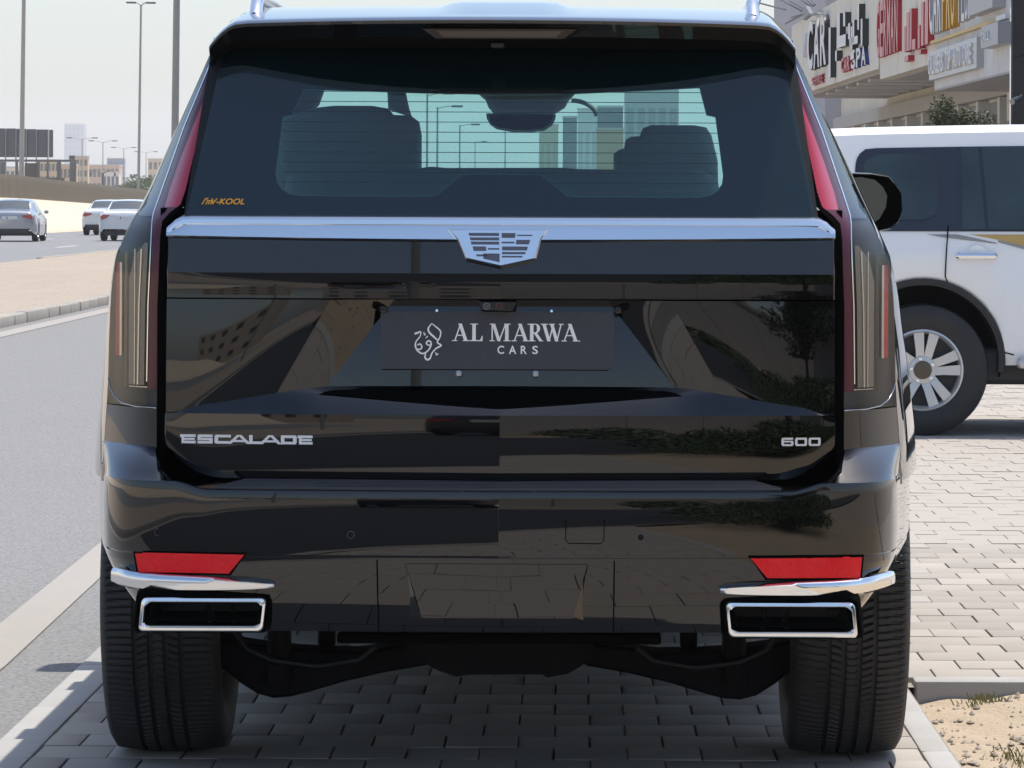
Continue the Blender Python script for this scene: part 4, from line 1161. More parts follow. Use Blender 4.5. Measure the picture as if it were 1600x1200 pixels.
for Yw in (WHY, WHY+3.07):
    for s in (-1, 1):
        w = bpy.data.objects.new('wheel', None); col.objects.link(w); w.parent = suv; w.location = (s*.838, Yw, WHZ); w.rotation_euler = (random.uniform(0, 3), 0, 0 if s > 0 else math.pi)
        part_from('tyre', TYRE, w); part_from('rim', RIM, w)
# ---- underbody
MB().box(-.62, .62, .30, 4.9, .455, .50).build('underbody_tray', UNDER, suv, smooth=0)
for s in (-1, 1):
    ya = 1.08; P_ = [(318, 1002), (322, 1036), (348, 1046), (376, 1068), (404, 1086), (430, 1093), (455, 1091), (480, 1085), (540, 1067), (600, 1053), (668, 1041), (690, 1030), (690, 1004), (640, 1008), (560, 1019), (500, 1018), (440, 1014), (390, 1007), (350, 1000)]
    pts = [(-s*(xpx(a, ya)-.0), zpx(b, ya)) for a, b in P_]
    cx_ = sum(p[0] for p in pts)/len(pts)
    rows = [[(x, ya+dy, z+dz) for x, z in pts] for dy, dz in ((.0, .004), (-.012, .0), (.03, -.0), (.12, 0), (.13, .005))]
    mb = MB(); mb.prism(pts, ya, ya+.13); arm = mb.build('suspension_arm', UNDER, suv, smooth=0)
    bm_ = arm.modifiers.new('bevel', 'BEVEL'); bm_.width = .008; bm_.segments = 2
    xs_ = -s*xpx(437, 1.0)
    MB().lathe([(-.25, .030), (.0, .030), (.02, .034), (.20, .034)], 16, 'z', (xs_, 1.05, .43)).build('damper', UNDER, suv, smooth=30)
    MB().tube([(-s*xpx(372, 1.0), 1.0, zpx(990, 1.0)), (-s*xpx(388, 1.0), 1.0, zpx(1016, 1.0)), (-s*xpx(430, 1.0), 1.0, zpx(1034, 1.0)), (-s*xpx(500, 1.0), 1.0, zpx(1043, 1.0)), (-s*xpx(565, 1.0), 1.0, zpx(1032, 1.0)), (-s*xpx(590, 1.0), 1.0, zpx(1012, 1.0))], .009, 8).build('sway_bar', BLACKP, suv, smooth=60)
    MB().box(-s*xpx(513,1.2)-.022, -s*xpx(513,1.2)+.022, 1.2, 1.26, zpx(1012, 1.2), .46, .008).build('link_bracket', UNDER, suv, smooth=30)
    MB().box(min(-s*.52, -s*.60), max(-s*.52, -s*.60), .2, 4.5, .43, .56, .01).build('frame_rail', UNDER, suv, smooth=30)
MB().prism([(xpx(a, .9), zpx(b, .9)) for a, b in [(636, 985), (640, 1018), (660, 1034), (690, 1050), (715, 1058), (735, 1055), (800, 1054), (850, 1054), (858, 1059), (890, 1053), (912, 1040), (930, 1015), (934, 985)]], .9, 1.25).build('differential_housing', UNDER, suv, smooth=0)
MB().lathe([(-.10, .20), (-.115, .30), (-.06, .345), (.02, .345), (.05, .25)], 48, 'z', (0, .42, .54)).build('spare_tyre', RUBBER, suv, smooth=40)
MB().box(-.36, .36, -.03, .06, zpx(1005, 0), zpx(988, 0), .006).build('bumper_beam', GAP, suv, smooth=30)
for s in (-1, 1):
    MB().tube([(s*.74, -.0, .50), (s*.70, .4, .50), (s*.45, .9, .48), (s*.42, 2.2, .46)], .03, 10).build('exhaust_pipe', UNDER, suv, smooth=60)

# ------------------------------------------------------------------ generic car shell for the other vehicles (local: x across, y forward from the tail, z up)
class Shell:
    def __init__(s, st, arches, ar, wmid=1.02):
        s.st = st; s.ar = arches; s.r = ar; s.wmid = wmid; s.us = [a[0] for a in st]
    def v(s, k, u): return cinterp(s.us, [a[k] for a in s.st], u)
    def zb(s, u):
        z = s.v(1, u)
        for c in s.ar:
            if abs(u-c) < s.r: z = max(z, s.r*.98 + math.sqrt(s.r**2-(u-c)**2) - .02)
        return z
    def sec(s, u):
        zb, zbelt, zt, wl, wb, wt = s.zb(u), s.v(2, u), s.v(3, u), s.v(4, u), s.v(5, u), s.v(6, u)
        zbelt = max(zbelt, zb+.03)
        h = zt-zbelt
        return [(wl*.97, zb), (wl, lerp(zb, zbelt, .12)), (wl*s.wmid, lerp(zb, zbelt, .55)), (lerp(wl, wb, .6), lerp(zb, zbelt, .88)), (wb, zbelt),
                (lerp(wb, wt, .82), zbelt+h*.80), (lerp(wb, wt, .97), zbelt+h*.94), (wt*.93, zbelt+h*.985), (wt*.5, zt+.012), (0, zt+.018)]
    def pt(s, u, t):
        c = s.sec(u); i = min(8, int(t)); f = t-i
        return (lerp(c[i][0], c[i+1][0], f), u, lerp(c[i][1], c[i+1][1], f))
    def ulist(s, n=70):
        a, b = s.us[0], s.us[-1]; L_ = [lerp(a, b, i/n) for i in range(n+1)] + [c+d for c in s.ar for d in (-s.r, -s.r+.004, s.r-.004, s.r)]
        return sorted(x for x in set(L_ + s.us) if a <= x <= b)
    def body(s, name, m, parent):
        us = s.ulist(); ts = [i*.25 for i in range(37)]
        mb = MB(); R_ = [[s.pt(u, t) for u in us] for t in ts]
        mb.quadgrid(R_); mb.quadgrid([[(-p[0], p[1], p[2]) for p in r] for r in R_], flip=True)
        for u in (us[0], us[-1]):
            L_ = [s.pt(u, t) for t in ts]; b = len(mb.v); pts = L_ + [(-p[0], p[1], p[2]) for p in reversed(L_)]
            mb.v += pts; mb.f.append(tuple(range(b, b+len(pts))))
        return mb.build(name, m, parent, smooth=38, merge=.0005)
    def patch(s, name, m, parent, u0, u1, t0, t1, off=.006, sides=(-1, 1), n=12, k=6):
        """u0/u1 may be functions of t"""
        out = []
        for sd in sides:
            rows = []
            for j in range(k+1):
                t = lerp(t0, t1, j/k); a = u0(t) if callable(u0) else u0; b = u1(t) if callable(u1) else u1; r = []
                for i in range(n+1):
                    u = lerp(a, b, i/n); p = s.pt(u, t)
                    du = Vector(s.pt(min(s.us[-1], u+.02), t)) - Vector(s.pt(max(s.us[0], u-.02), t)); dt = Vector(s.pt(u, min(9, t+.05))) - Vector(s.pt(u, max(0, t-.05)))
                    nn = du.cross(dt); 
                    nn = nn.normalized() if nn.length > 1e-9 else Vector((1,0,0))
                    if nn.x < 0 and t < 6 or nn.z < 0 and t >= 6: nn = -nn
                    q = Vector(p) + nn*off; r.append((sd*q.x, q.y, q.z))
                rows.append(r)
            out.append(MB().quadgrid(rows).build(name, m, parent, smooth=60, fix=False))
        return out
def simple_wheel(r, w, rim_r, tyre_m, rim_m, spokes=5):
    mb = MB(); mb.lathe([(-w/2+.02, rim_r), (-w/2, rim_r+.03), (-w/2, r-.04), (-w/2+.03, r), (w/2-.03, r), (w/2, r-.04), (w/2, rim_r+.03), (w/2-.02, rim_r)], 56)
    o = mb.build('tyre', tyre_m, None, smooth=40); t = o.data; bpy.data.objects.remove(o)
    return t, rim_meshes(rim_r, w, rim_m, spokes, 1, .07)
ALLOY = mat('silver_alloy', (.60, .60, .61), .28, .9)
CARGLASS = mat('car_window_dark', (.05, .065, .07), .04, ior=1.6, coat=.5)
TAILRED = mat('tail_red', (.42, .02, .02), .2, coat=.6)
LOWDARK = mat('bumper_dark', (.025, .025, .027), .5)
WHITEPL = mat('plate_white', (.75, .74, .70), .5)
sedan_shell = Shell([(0, .42, .78, .84, .70, .70, .55), (.05, .33, .86, .97, .78, .78, .66), (.18, .27, .91, 1.04, .85, .83, .70), (.5, .23, .93, 1.07, .89, .86, .68), (.78, .22, .94, 1.09, .90, .86, .66),
    (1.45, .21, .95, 1.40, .90, .86, .58), (2.2, .21, .95, 1.45, .90, .86, .58), (2.75, .21, .94, 1.41, .90, .86, .59), (3.45, .22, .92, 1.02, .90, .85, .68), (4.1, .23, .82, .88, .87, .80, .66), (4.5, .27, .66, .74, .78, .70, .58), (4.6, .40, .58, .62, .66, .6, .5)], (.98, 3.62), .345)
STYRE, SRIM = simple_wheel(.325, .21, .205, RUBBER, ALLOY)
def sedan(name, label, paint, loc, rz, group=None, low=True, lamp=1.0):
    t = thing(name, label, 'car', loc, rz, group); S = sedan_shell
    S.body('body', paint, t)
    S.patch('rear_window', CARGLASS, t, .86, 1.40, 7.0, 9, .006)
    S.patch('windscreen', CARGLASS, t, 2.80, 3.40, 7.0, 9, .006)
    S.patch('side_window', CARGLASS, t, lambda q: lerp(.95, 1.5, (q-4)/1.0), lambda q: lerp(3.2, 2.75, (q-4)), 4.12, 5.0, .006)
    for s in (-1, 1):
        P_ = [(s*.74, .93), (s*.42, .90), (s*.44, .84), (s*.70, .76), (s*.80, .80)] if lamp == 1.0 else [(s*.72, .92), (s*.46, .92), (s*.58, .80), (s*.76, .74), (s*.80, .86)]
        MB().prism(P_, -.022, .16).build('tail_lamp', TAILRED, t, smooth=0)
        MB().box(min(s*.90, s*1.04), max(s*.90, s*1.04), 2.95, 3.10, .95, 1.07, .03).build('door_mirror', paint, t, smooth=30)
        for c in (.98, 3.62):
            w = bpy.data.objects.new('wheel', None); col.objects.link(w); w.parent = t; w.location = (s*.79, c, .325); w.rotation_euler = (0, 0, 0 if s > 0 else math.pi)
            part_from('tyre', STYRE, w); part_from('rim', SRIM, w)
    MB().box(-.26, .26, -.016, .05, .76, .87).build('number_plate', WHITEPL, t, smooth=0)
    MB().box(-.10, -.07, -.019, .0, .77, .86).build('plate_band', mat('plate_maroon', (.2,.02,.04), .5), t, smooth=0)
    if low: MB().prism([(-.70, .44), (.70, .44), (.60, .30), (-.60, .30)], -.02, .2).build('lower_bumper', LOWDARK, t, smooth=0)
    MB().box(-.7, .7, .3, 4.3, .20, .34).build('underside', LOWDARK, t, smooth=0)
    return t
SILV = mat('silver_paint', (.40, .41, .43), .25, .5, coat=1.0)
WHT = mat('white_paint', (.76, .77, .77), .25, coat=.8)
DARKP = mat('charcoal_paint', (.02, .02, .022), .12, coat=1.0)
def road_y(y): return CH*F/(y-VY) - D
sedan('sedan_car', 'silver sedan at the left edge on the far road', SILV, (-19.05, road_y(381), 0), R(2.0), 'cars on the far road')
sedan('sedan_car', 'white sedan with dark lower bumper, farthest and partly hidden behind another white car', WHT, (-19.1, road_y(370.5), 0), R(-2), 'cars on the far road')
sedan('sedan_car', 'nearer plain white sedan beside the black SUV on the far road', WHT, (-15.55, road_y(379.5), 0), R(-1), 'cars on the far road', low=False, lamp=2)
sedan('dark_sedan', 'charcoal sedan parked on the near road, seen mirrored in the black tailgate', DARKP, (-3.6, -30, 0), R(186))

# ------------------------------------------------------------------ white off-road car standing across the shop pavement
LY = 15.1
oc = thing('white_offroader', 'white four wheel drive car with gold stripes, parked side-on to the right', 'car', (xpx(1443, LY) - 1.12, LY + .96, 0), -math.pi/2)
# local y forward -> world +x ; local x -> world -y ... near side is local +x
LCW = mat('pearl_white_paint', (.90, .895, .87), .35, coat=.25)
lc = Shell([(0, .50, 1.05, 1.12, .84, .84, .7), (.04, .48, 1.13, 1.55, .90, .89, .68), (.16, .46, 1.17, 1.74, .955, .93, .70), (.45, .44, 1.19, 1.815, .965, .94, .72), (1.0, .42, 1.20, 1.84, .965, .94, .73), (2.2, .42, 1.20, 1.86, .965, .94, .73),
    (3.1, .42, 1.19, 1.83, .965, .94, .72), (3.75, .43, 1.17, 1.25, .965, .93, .80), (4.5, .46, 1.08, 1.14, .955, .90, .78), (4.85, .50, .95, 1.0, .88, .82, .7), (4.95, .56, .85, .9, .8, .75, .6)], (1.12, 3.97), .475, 1.012)
ocb = lc.body('body', LCW, oc)
BL = lambda px_: px_ - 1443
def lu(x): return (x-1443)*(D+LY)/F + 1.12          # photo x to local y on the near side
LCG = glass_mat('offroader_glass', (.25, .34, .33), 1.6)
LCGD = mat('offroader_window_frame', (.02, .025, .035), .1, coat=.5)
LCGI = mat('offroader_window_pane', (.035, .058, .062), .03, ior=1.5, coat=.3, noise=[(2.2, .7, (.015, .022, .024))])
lc.patch('window_frame', LCGD, oc, lambda t: lerp(lu(1334), lu(1340), (t-4)) + .12*max(0, (t-4.54)/.51)**7, lu(1495.9), 4.03, 5.05, .006, n=20, k=20)
lc.patch('quarter_window', LCGI, oc, lambda t: lerp(lu(1348), lu(1353), (t-4)) + .09*(abs(t-4.545)/.385)**9, lambda t: lu(1467) - .09*(abs(t-4.545)/.385)**9, 4.16, 4.93, .012, n=20, k=24)
lc.patch('window_frame', LCGD, oc, lu(1496), 3.35, 4.03, 5.05, .006, n=30)
lc.patch('door_window', LCGI, oc, lambda t: lerp(lu(1504), lu(1506), t-4), lambda t: lerp(lu(1541), lu(1532), t-4), 4.05, 5.0, .012)
lc.patch('door_window', LCGI, oc, lambda t: lerp(lu(1546), lu(1538), t-4), lu(1690), 4.05, 5.0, .012)
lc.patch('door_window', LCGI, oc, lu(1720), 3.2, 4.05, 5.0, .012)
lc.patch('windscreen', LCGI, oc, 3.2, 3.7, 7.0, 9, .006); lc.patch('rear_window', LCGI, oc, .05, .14, 7.0, 9, .006)
GOLD = mat('gold_stripe', (.55, .36, .12), .35, .3); GREYS = mat('grey_stripe', (.30, .29, .28), .4)
def stripe(m, pts_top, pts_bot):
    rows_t = [(lu(x), y) for x, y in pts_top]; rows_b = [(lu(x), y) for x, y in pts_bot]
    for sd in (-1, 1):
        rows = []
        for f in (0, .5, 1):
            r = []
            for i in range(15):
                a = i/14*(len(pts_top)-1); k = min(len(pts_top)-2, int(a)); q = a-k
                x = lerp(lerp(rows_t[k][0], rows_t[k+1][0], q), lerp(rows_b[k][0], rows_b[k+1][0], q), f); y = lerp(lerp(rows_t[k][1], rows_t[k+1][1], q), lerp(rows_b[k][1], rows_b[k+1][1], q), f)
                z = zpx(y, LY); zb_, zl = lc.zb(x), lc.v(2, x); tt = interp([zb_, lerp(zb_, zl, .12), lerp(zb_, zl, .55), lerp(zb_, zl, .88), zl], [0, 1, 2, 3, 4], z)
                p = lc.pt(x, tt); r.append((sd*(p[0]+.004), p[1], p[2]))
            rows.append(r)
        MB().quadgrid(rows).build('side_stripe', m, oc, smooth=60, fix=False)
stripe(GOLD, [(1392, 355), (1450, 354), (1482, 360)], [(1392, 358), (1450, 362), (1482, 364)])
stripe(GREYS, [(1430, 356), (1470, 358), (1558, 377)], [(1430, 360), (1470, 368), (1558, 378.5)])
stripe(GOLD, [(1484, 353), (1560, 355), (1700, 366)], [(1484, 358), (1560, 372), (1700, 404)])
stripe(GREYS, [(1560, 373), (1620, 385), (1700, 405)], [(1560, 376), (1620, 392), (1700, 416)])
# shut lines, handle, arch flare, sill step
def near_pt(px_, py_, off=.005):
    u = lu(px_); z = zpx(py_, LY); zb_, zl = lc.zb(u), lc.v(2, u); tt = interp([zb_, lerp(zb_, zl, .12), lerp(zb_, zl, .55), lerp(zb_, zl, .88), zl], [0, 1, 2, 3, 4], z)
    p = lc.pt(u, tt); return (p[0]+off, u, z)
for sd in (1,):
    MB().tube([near_pt(a, b, .007) for a, b in [(1482, 350), (1478, 400), (1477, 430), (1483, 442), (1500, 452), (1530, 475), (1550, 505), (1562, 535), (1570, 548), (1585, 552)]], .004, 4).build('door_seam', GAP, oc, smooth=0)
    h = near_pt(1525, 397); MB().box(h[0]-.01, h[0]+.045, lu(1493), lu(1558), h[2]-.022, h[2]+.02, .02).build('door_handle', CHROME, oc, smooth=40)
    MB().lathe([(0, .06), (.012, .06), (.012, 0)], 24, 'x', (h[0]-.008, lu(1527), h[2]+.005)).build('handle_cup', LCW, oc, smooth=40)
for s in (-1, 1):
    for c in (1.12, 3.97):
        w = bpy.data.objects.new('wheel', None); col.objects.link(w); w.parent = oc; w.location = (s*.83, c, .39); w.rotation_euler = (R(12), 0, 0 if s > 0 else math.pi)
        if 'LCT' not in globals():
            mb = MB(); mb.lathe([(-.12, .235), (-.14, .27), (-.142, .34), (-.12, .385), (-.08, .394), (.08, .394), (.12, .385), (.142, .34), (.138, .27), (.115, .235), (.10, .235)], 72)
            o = mb.build('tyre', RUBBER, None, smooth=40); LCT = o.data; bpy.data.objects.remove(o)
            mb = MB(); mb.lathe([(.11, .238), (.122, .243), (.125, .232), (.105, .218), (.04, .21), (-.08, .21)], 64)
            for k in range(5):
                a = 2*math.pi*k/5
                for da in (-.21, .21):
                    P3 = []
                    for rr, hh_, aa, w_ in ((.05, .10, a+da*1.9, .05), (.12, .115, a+da*1.15, .05), (.225, .112, a+da, .062)):
                        for sg in (-1, 1): P3.append((hh_, math.cos(aa)*rr - sg*math.sin(aa)*w_/2, math.sin(aa)*rr + sg*math.cos(aa)*w_/2))
                    b = len(mb.v); mb.v += P3 + [(p[0]-.04, p[1], p[2]) for p in P3]
                    for i in (0, 2): mb.f += [(b+i, b+i+1, b+i+3, b+i+2), (b+i, b+i+2, b+i+8, b+i+6), (b+i+1, b+i+7, b+i+9, b+i+3)]
            mb.lathe([(.09, .085), (.118, .08), (.12, .055)], 32)
            o = mb.build('rim', mat('offroader_alloy', (.62, .62, .61), .35, .7), None, smooth=25); LCR = o.data; bpy.data.objects.remove(o)
            mb = MB(); mb.lathe([(.09, .056), (.14, .052), (.145, .03), (.145, 0)], 28); o = mb.build('hub_cap', mat('hub_brown', (.12, .09, .06), .5, .3), None, smooth=30); LCH = o.data; bpy.data.objects.remove(o)
            mb = MB(); mb.lathe([(.05, .21), (.05, 0)], 40); o = mb.build('brake_disc', mat('brake_dark', (.03, .03, .032), .6), None, smooth=30); LCB = o.data; bpy.data.objects.remove(o)
            mb = MB(); mb.lathe([(.10, .011), (.128, .010), (.130, 0)], 6); o = mb.build('wheel_nut', CHROME, None, smooth=0); LCN = o.data; bpy.data.objects.remove(o)
        part_from('tyre', LCT, w); part_from('rim', LCR, w); part_from('hub_cap', LCH, w); part_from('brake_disc', LCB, w)
        for k in range(5): part_from('wheel_nut', LCN, w, (0, .068*math.cos(k*1.2566+.3), .068*math.sin(k*1.2566+.3)))
        MB().lathe([(s*.70, 0), (s*.70, .47), (s*.93, .472)], 30, 'x', (0, c, .445), R(-12), R(192)).build('wheel_well', GAP, oc, smooth=30, fix=False)
        # black arch liner
        rows = [[(s*(.955+dx), c + math.cos(a)*r_, .445 + math.sin(a)*r_) for a in [R(-8+196*i/28) for i in range(29)]] for r_, dx in ((.452, -.25), (.452, .018), (.485, .02), (.492, .012), (.492, -.03))]
        MB().quadgrid(rows).build('arch_flare', BLACKP, oc, smooth=30, fix=False)
    x = s*.93
    MB().box(min(s*.90, s*1.02), max(s*.90, s*1.02), 1.68, 3.4, .40, .47, .02).build('side_step', mat('step_silver', (.55,.55,.55), .35, .6), oc, smooth=40)
    MB().box(min(s*1.022, s*.96), max(s*1.022, s*.96), 1.9, 3.3, .428, .455).build('step_pad', BLACKP, oc, smooth=0)
    MB().box(min(s*.93, s*1.14), max(s*.93, s*1.14), 3.05, 3.2, 1.13, 1.30, .04).build('door_mirror', LCW, oc, smooth=40)
    MB().prism([(s*.90, 1.22), (s*.72, 1.22), (s*.75, .86), (s*.92, .86)], -.015, .10).build('tail_lamp', TAILRED, oc, smooth=0)
MB().box(-.85, .85, .1, 4.8, .30, .52, .03).build('underside', LOWDARK, oc, smooth=0)
MB().box(-.80, .80, .9, 1.35, .35, .48, .05).build('rear_axle', LOWDARK, oc, smooth=0)

# ------------------------------------------------------------------ street lamps, billboard and far city
STEEL = mat('galvanised_steel', (.34, .33, .30), .6, .2, noise=[(2, .4, (.27, .26, .235))])
STEELD = mat('dark_grey_steel', (.09, .095, .10), .6)
GREENST = mat('green_grey_steel', (.26, .29, .27), .6, .2)
def lamp_post(name, label, X, Y, h, r, m, arms='two', lean=0.0, arm=1.6, z0=0.0, group='street lamps along the roads', up=.15):
    t = thing(name, label, 'street lamp', (X, Y, z0), 0, group); t.rotation_euler = (0, lean, 0)
    MB().tube([(0,0,0), (0,0,h*.5), (0,0,h)], [r, r*.82, r*.62], 10).build('pole', m, t, smooth=60)
    MB().box(-r*1.8, r*1.8, -r*1.8, r*1.8, 0, .06).build('base_plate', m, t, smooth=0)
    for s in ((-1, 1) if arms == 'two' else (1,)):
        MB().tube([(0,0,h-.1), (s*arm*.6, 0, h+up*.7), (s*arm, 0, h+up)], r*.4, 6).build('arm', m, t, smooth=60)
        MB().box(min(s*arm, s*(arm+.75)), max(s*arm, s*(arm+.75)), -.16, .16, h+up-.07, h+up+.07, .05).build('lamp_head', STEELD, t, smooth=40)
    return t
lean = R(.55)
def at_px(x, d): return CX + (x-VX)*d/F, d-D
X, Y = at_px(33, 236); lamp_post('street_lamp', 'thick grey post rising in front of the billboard at the left', X, Y, 17, .155, STEEL, lean=lean, z0=bank_z(Y))
X, Y = at_px(216, 300); lamp_post('street_lamp', 'slim tall lamp post with a flat double head at the frame top', X, Y, 15.4, .12, GREENST, lean=lean, arm=.35, z0=.6)
X, Y = at_px(271.5, 112); lamp_post('street_lamp', 'thickest near lamp post just left of the black SUV roof', X, Y, 14, .115, STEEL, lean=R(.5), z0=.1)
X, Y = at_px(330, 380); lamp_post('street_lamp', 'lamp head peeking out beside the left end of the spoiler', X, Y, 16.1, .12, STEEL, arms='one', arm=.05, up=.05)
for x, y, d, nm in ((128, 219, 520, 'double armed lamp standing before the pale tower'), (160.5, 223.5, 560, 'double armed lamp just right of the pale tower'), (193, 233.5, 640, 'double armed lamp between pale tower and green pole'), (228, 240, 700, 'farthest small double armed lamp beyond the green pole')):
    X, Y = at_px(x, d); lamp_post('street_lamp', nm, X, Y, zpx(y, Y)-.1, .10, STEEL, arm=1.25)
for x, y, d, nm in ((667, 148, 240, 'first lamp post seen through the cabin glass from the left'), (683, 168, 262, 'second lamp post seen through the cabin glass from the left'), (718, 196, 330, 'short square topped lamp post seen through the cabin glass'), (789, 190, 420, 'lamp post right below the cabin mirror in the glass'), (742, 222, 560, 'thin distant lamp post left of the one below the cabin mirror')):
    X, Y = at_px(x, d); lamp_post('street_lamp', nm, X, Y, zpx(y, Y), .09, STEEL, arms='one', arm=.9, up=.05)
# curved twin-arm decorative lamp
X, Y = at_px(160.5, 420); t = thing('ornate_lamp', 'dark lamp with two curved drooping arms among the low buildings', 'street lamp', (X, Y, 0))
hh_ = zpx(274, Y)
MB().tube([(0,0,0), (0,0,hh_)], .13, 8).build('pole', STEELD, t, smooth=60)
for s in (-1, 1):
    MB().tube([(0,0,hh_), (s*.5,0,hh_+.25), (s*.95,0,hh_+.35), (s*1.25,0,hh_+.15)], .07, 6).build('arm', STEELD, t, smooth=60)
    MB().lathe([(-.35, 0), (-.3, .12), (0, .1), (.05, 0)], 10, 'z', (s*1.25, 0, hh_+.05)).build('lantern', STEELD, t, smooth=60)
# billboard back
DB = 330.0; YB = DB-D
bb = thing('billboard', 'dark back of a large ribbed billboard on steel posts at the left', 'billboard', (0, YB, 0))
for a, b, ya in ((-40, 9, 204), (9, 25, 204), (25, 41, 204.5), (41, 57, 205), (57, 76, 205.5), (76, 83, 206)):
    MB().box(xpx(a, YB)+.02, xpx(b, YB)-.02, -.05, .05, zpx(249, YB), zpx(ya, YB)).build('panel', mat('billboard_back', (.075, .08, .088), .7, noise=[(.5, .4, (.095, .10, .108))]), bb, smooth=0)
for a in (9, 25, 41, 57, 75):
    MB().box(xpx(a, YB)-.045, xpx(a, YB)+.045, -.22, -.06, 0, zpx(206, YB)).build('post', mat('billboard_post', (.17, .18, .20), .6), bb, smooth=0)
# dark steel footbridge frame below it
fb = thing('steel_gantry', 'dark steel gantry frame standing below the billboard', 'gantry', (0, YB-12, 0))
Yg = YB-12
def gbox(nm, x0, x1, y0, y1, dy=0, m=None): MB().box(xpx(x0, Yg), xpx(x1, Yg), -.15+dy, .15+dy, zpx(y1, Yg), zpx(y0, Yg)).build(nm, m or STEELD, fb, smooth=0)
gbox('beam', -40, 119, 252.5, 256); gbox('beam', -40, 100, 281, 285, .31)
for a, b in ((0, 8), (24, 28), (58, 62), (73, 76), (89, 95), (109, 119)): gbox('post', a, b, 256.2, 300, .0)
gbox('panel', 38, 60, 258, 281, .35, mat('gantry_panel', (.10, .085, .075), .8)); gbox('cap', 108, 117, 246, 252.3)
# city blocks: (x0, x1, top row, distance, colour, label)
def city_block(label, x0, x1, ytop, d, colour, nwx, nwz, win=(.12, .13, .14), ybot=300, roof=None, depth=None):
    Y = d-D; X0, X1 = xpx(x0, Y), xpx(x1, Y); zt = zpx(ytop, Y); w = X1-X0
    t = thing('city_building', label, 'building', ((X0+X1)/2, Y, 0), 0, 'buildings far down the road')
    dp = depth or w
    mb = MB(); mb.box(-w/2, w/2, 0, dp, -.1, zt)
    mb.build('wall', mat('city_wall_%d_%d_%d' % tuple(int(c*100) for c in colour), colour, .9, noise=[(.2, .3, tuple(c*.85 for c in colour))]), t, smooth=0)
    MB().box(-w/2-.1, w/2+.1, -.1, dp+.1, zt, zt+max(.25, zt*.02)).build('parapet', mat('city_trim', (.45, .42, .38), .9), t, smooth=0)
    wm = mat('city_window_%d' % int(win[0]*100), win, .25)
    if nwx and nwz:
        wme = MB().box(-w/nwx*.3, w/nwx*.3, -.06, 0, -zt/nwz*.28, zt/nwz*.28).build('window', wm, None, smooth=0); me = wme.data; bpy.data.objects.remove(wme)
        for i in range(nwx):
            for j in range(nwz): part_from('window', me, t, (-w/2 + (i+.5)*w/nwx, 0, (j+.5)*zt/nwz))
    return t
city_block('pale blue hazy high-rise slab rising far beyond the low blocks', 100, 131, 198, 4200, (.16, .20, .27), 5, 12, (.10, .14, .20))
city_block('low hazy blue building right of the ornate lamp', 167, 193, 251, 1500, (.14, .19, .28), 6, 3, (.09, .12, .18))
city_block('beige flat block behind the right half of the gantry', 62, 92, 255, 560, (.52, .40, .27), 5, 4)
city_block('tallest beige block right of the gantry', 118, 137, 249, 600, (.50, .40, .29), 3, 5)
city_block('small tan block in front of the tallest beige block', 92, 118, 262, 540, (.50, .37, .24), 4, 3)
city_block('wide sandy low block behind the ornate lamp', 137, 186, 262, 760, (.50, .38, .30), 7, 3)
city_block('white low shop block behind the gantry posts', 0, 62, 266, 620, (.60, .55, .47), 8, 3)
city_block('cream block just beside the SUV at the far left road', 231, 262, 252, 820, (.54, .44, .32), 4, 4)
city_block('pale white low block under the ornate lamp', 160, 186, 272, 640, (.62, .60, .58), 4, 2)
# blocks seen through the windscreen
city_block('ochre grey tower seen through the SUV cabin glass', 842, 872, 196, 900, (.42, .36, .22), 3, 1, (.30, .27, .16))
city_block('dark slate tower seen through the SUV cabin glass', 879, 901, 184, 850, (.07, .08, .10), 0, 0)
city_block('pale slab seen through the glass right of the cabin mirror', 902, 933, 172, 950, (.55, .55, .52), 3, 1, (.42, .43, .42))
city_block('brown block seen through the glass beside the right seat', 932, 974, 202, 600, (.40, .27, .13), 0, 0)
city_block('dark upper block seen behind the brown block through the glass', 933, 973, 168, 760, (.07, .08, .10), 0, 0)
city_block('grey tall block seen above the right seat', 976, 1060, 120, 330, (.52, .52, .49), 5, 1, (.36, .36, .35))
# roadside clutter: distant parked vehicles and greenery behind the parapet
def leaf_blob(name, label, cat, loc, rx, ry, rz, n, size, m, trunk=0.0, group=None, trunk_m=None):
    t = thing(name, label, cat, loc, 0, group)
    if trunk:
        tm = MB(); tm.tube([(0,0,0), (.02*rx,0,trunk*.5), (0,.02,trunk+rz*.3)], [rx*.09+.02, rx*.07+.015, rx*.04+.01], 8)
        for k in range(6):
            a = k*1.05; tm.tube([(0,0,trunk*.8), (math.cos(a)*rx*.35, math.sin(a)*ry*.35, trunk+rz*.5), (math.cos(a)*rx*.7, math.sin(a)*ry*.7, trunk+rz*(.7+.1*(k % 3)))], [rx*.035+.008, rx*.025+.006, .005], 5)
        tm.build('trunk', trunk_m or mat('bark', (.13, .10, .075), .9), t, smooth=60)
    mb = MB()
    clumps = [(random.gauss(0, .42), random.gauss(0, .42), random.gauss(0, .40), random.uniform(.30, .50)) for _ in range(34)]
    for k in range(n):
        c = random.choice(clumps); v = Vector((random.gauss(0,1), random.gauss(0,1), random.gauss(0,1))).normalized()*c[3]*random.random()**.4
        p = Vector(((c[0]+v.x)*rx, (c[1]+v.y)*ry, trunk + rz + max(-1, min(1.1, c[2]+v.z))*rz))
        if p.z < .02: p.z = random.uniform(.02, .2*rz)
        a = Vector((random.gauss(0,1), random.gauss(0,1), random.gauss(0,.6))).normalized(); b = a.cross(Vector((random.gauss(0,1), random.gauss(0,1), random.gauss(0,1)))).normalized()
        s_ = size*random.uniform(.6, 1.3); i = len(mb.v)
        mb.v += [tuple(p-a*s_), tuple(p+b*s_*.45), tuple(p+a*s_), tuple(p-b*s_*.45)]; mb.f.append((i, i+1, i+2, i+3))
    mb.build('crown', m, t, smooth=0, fix=False)
    return t
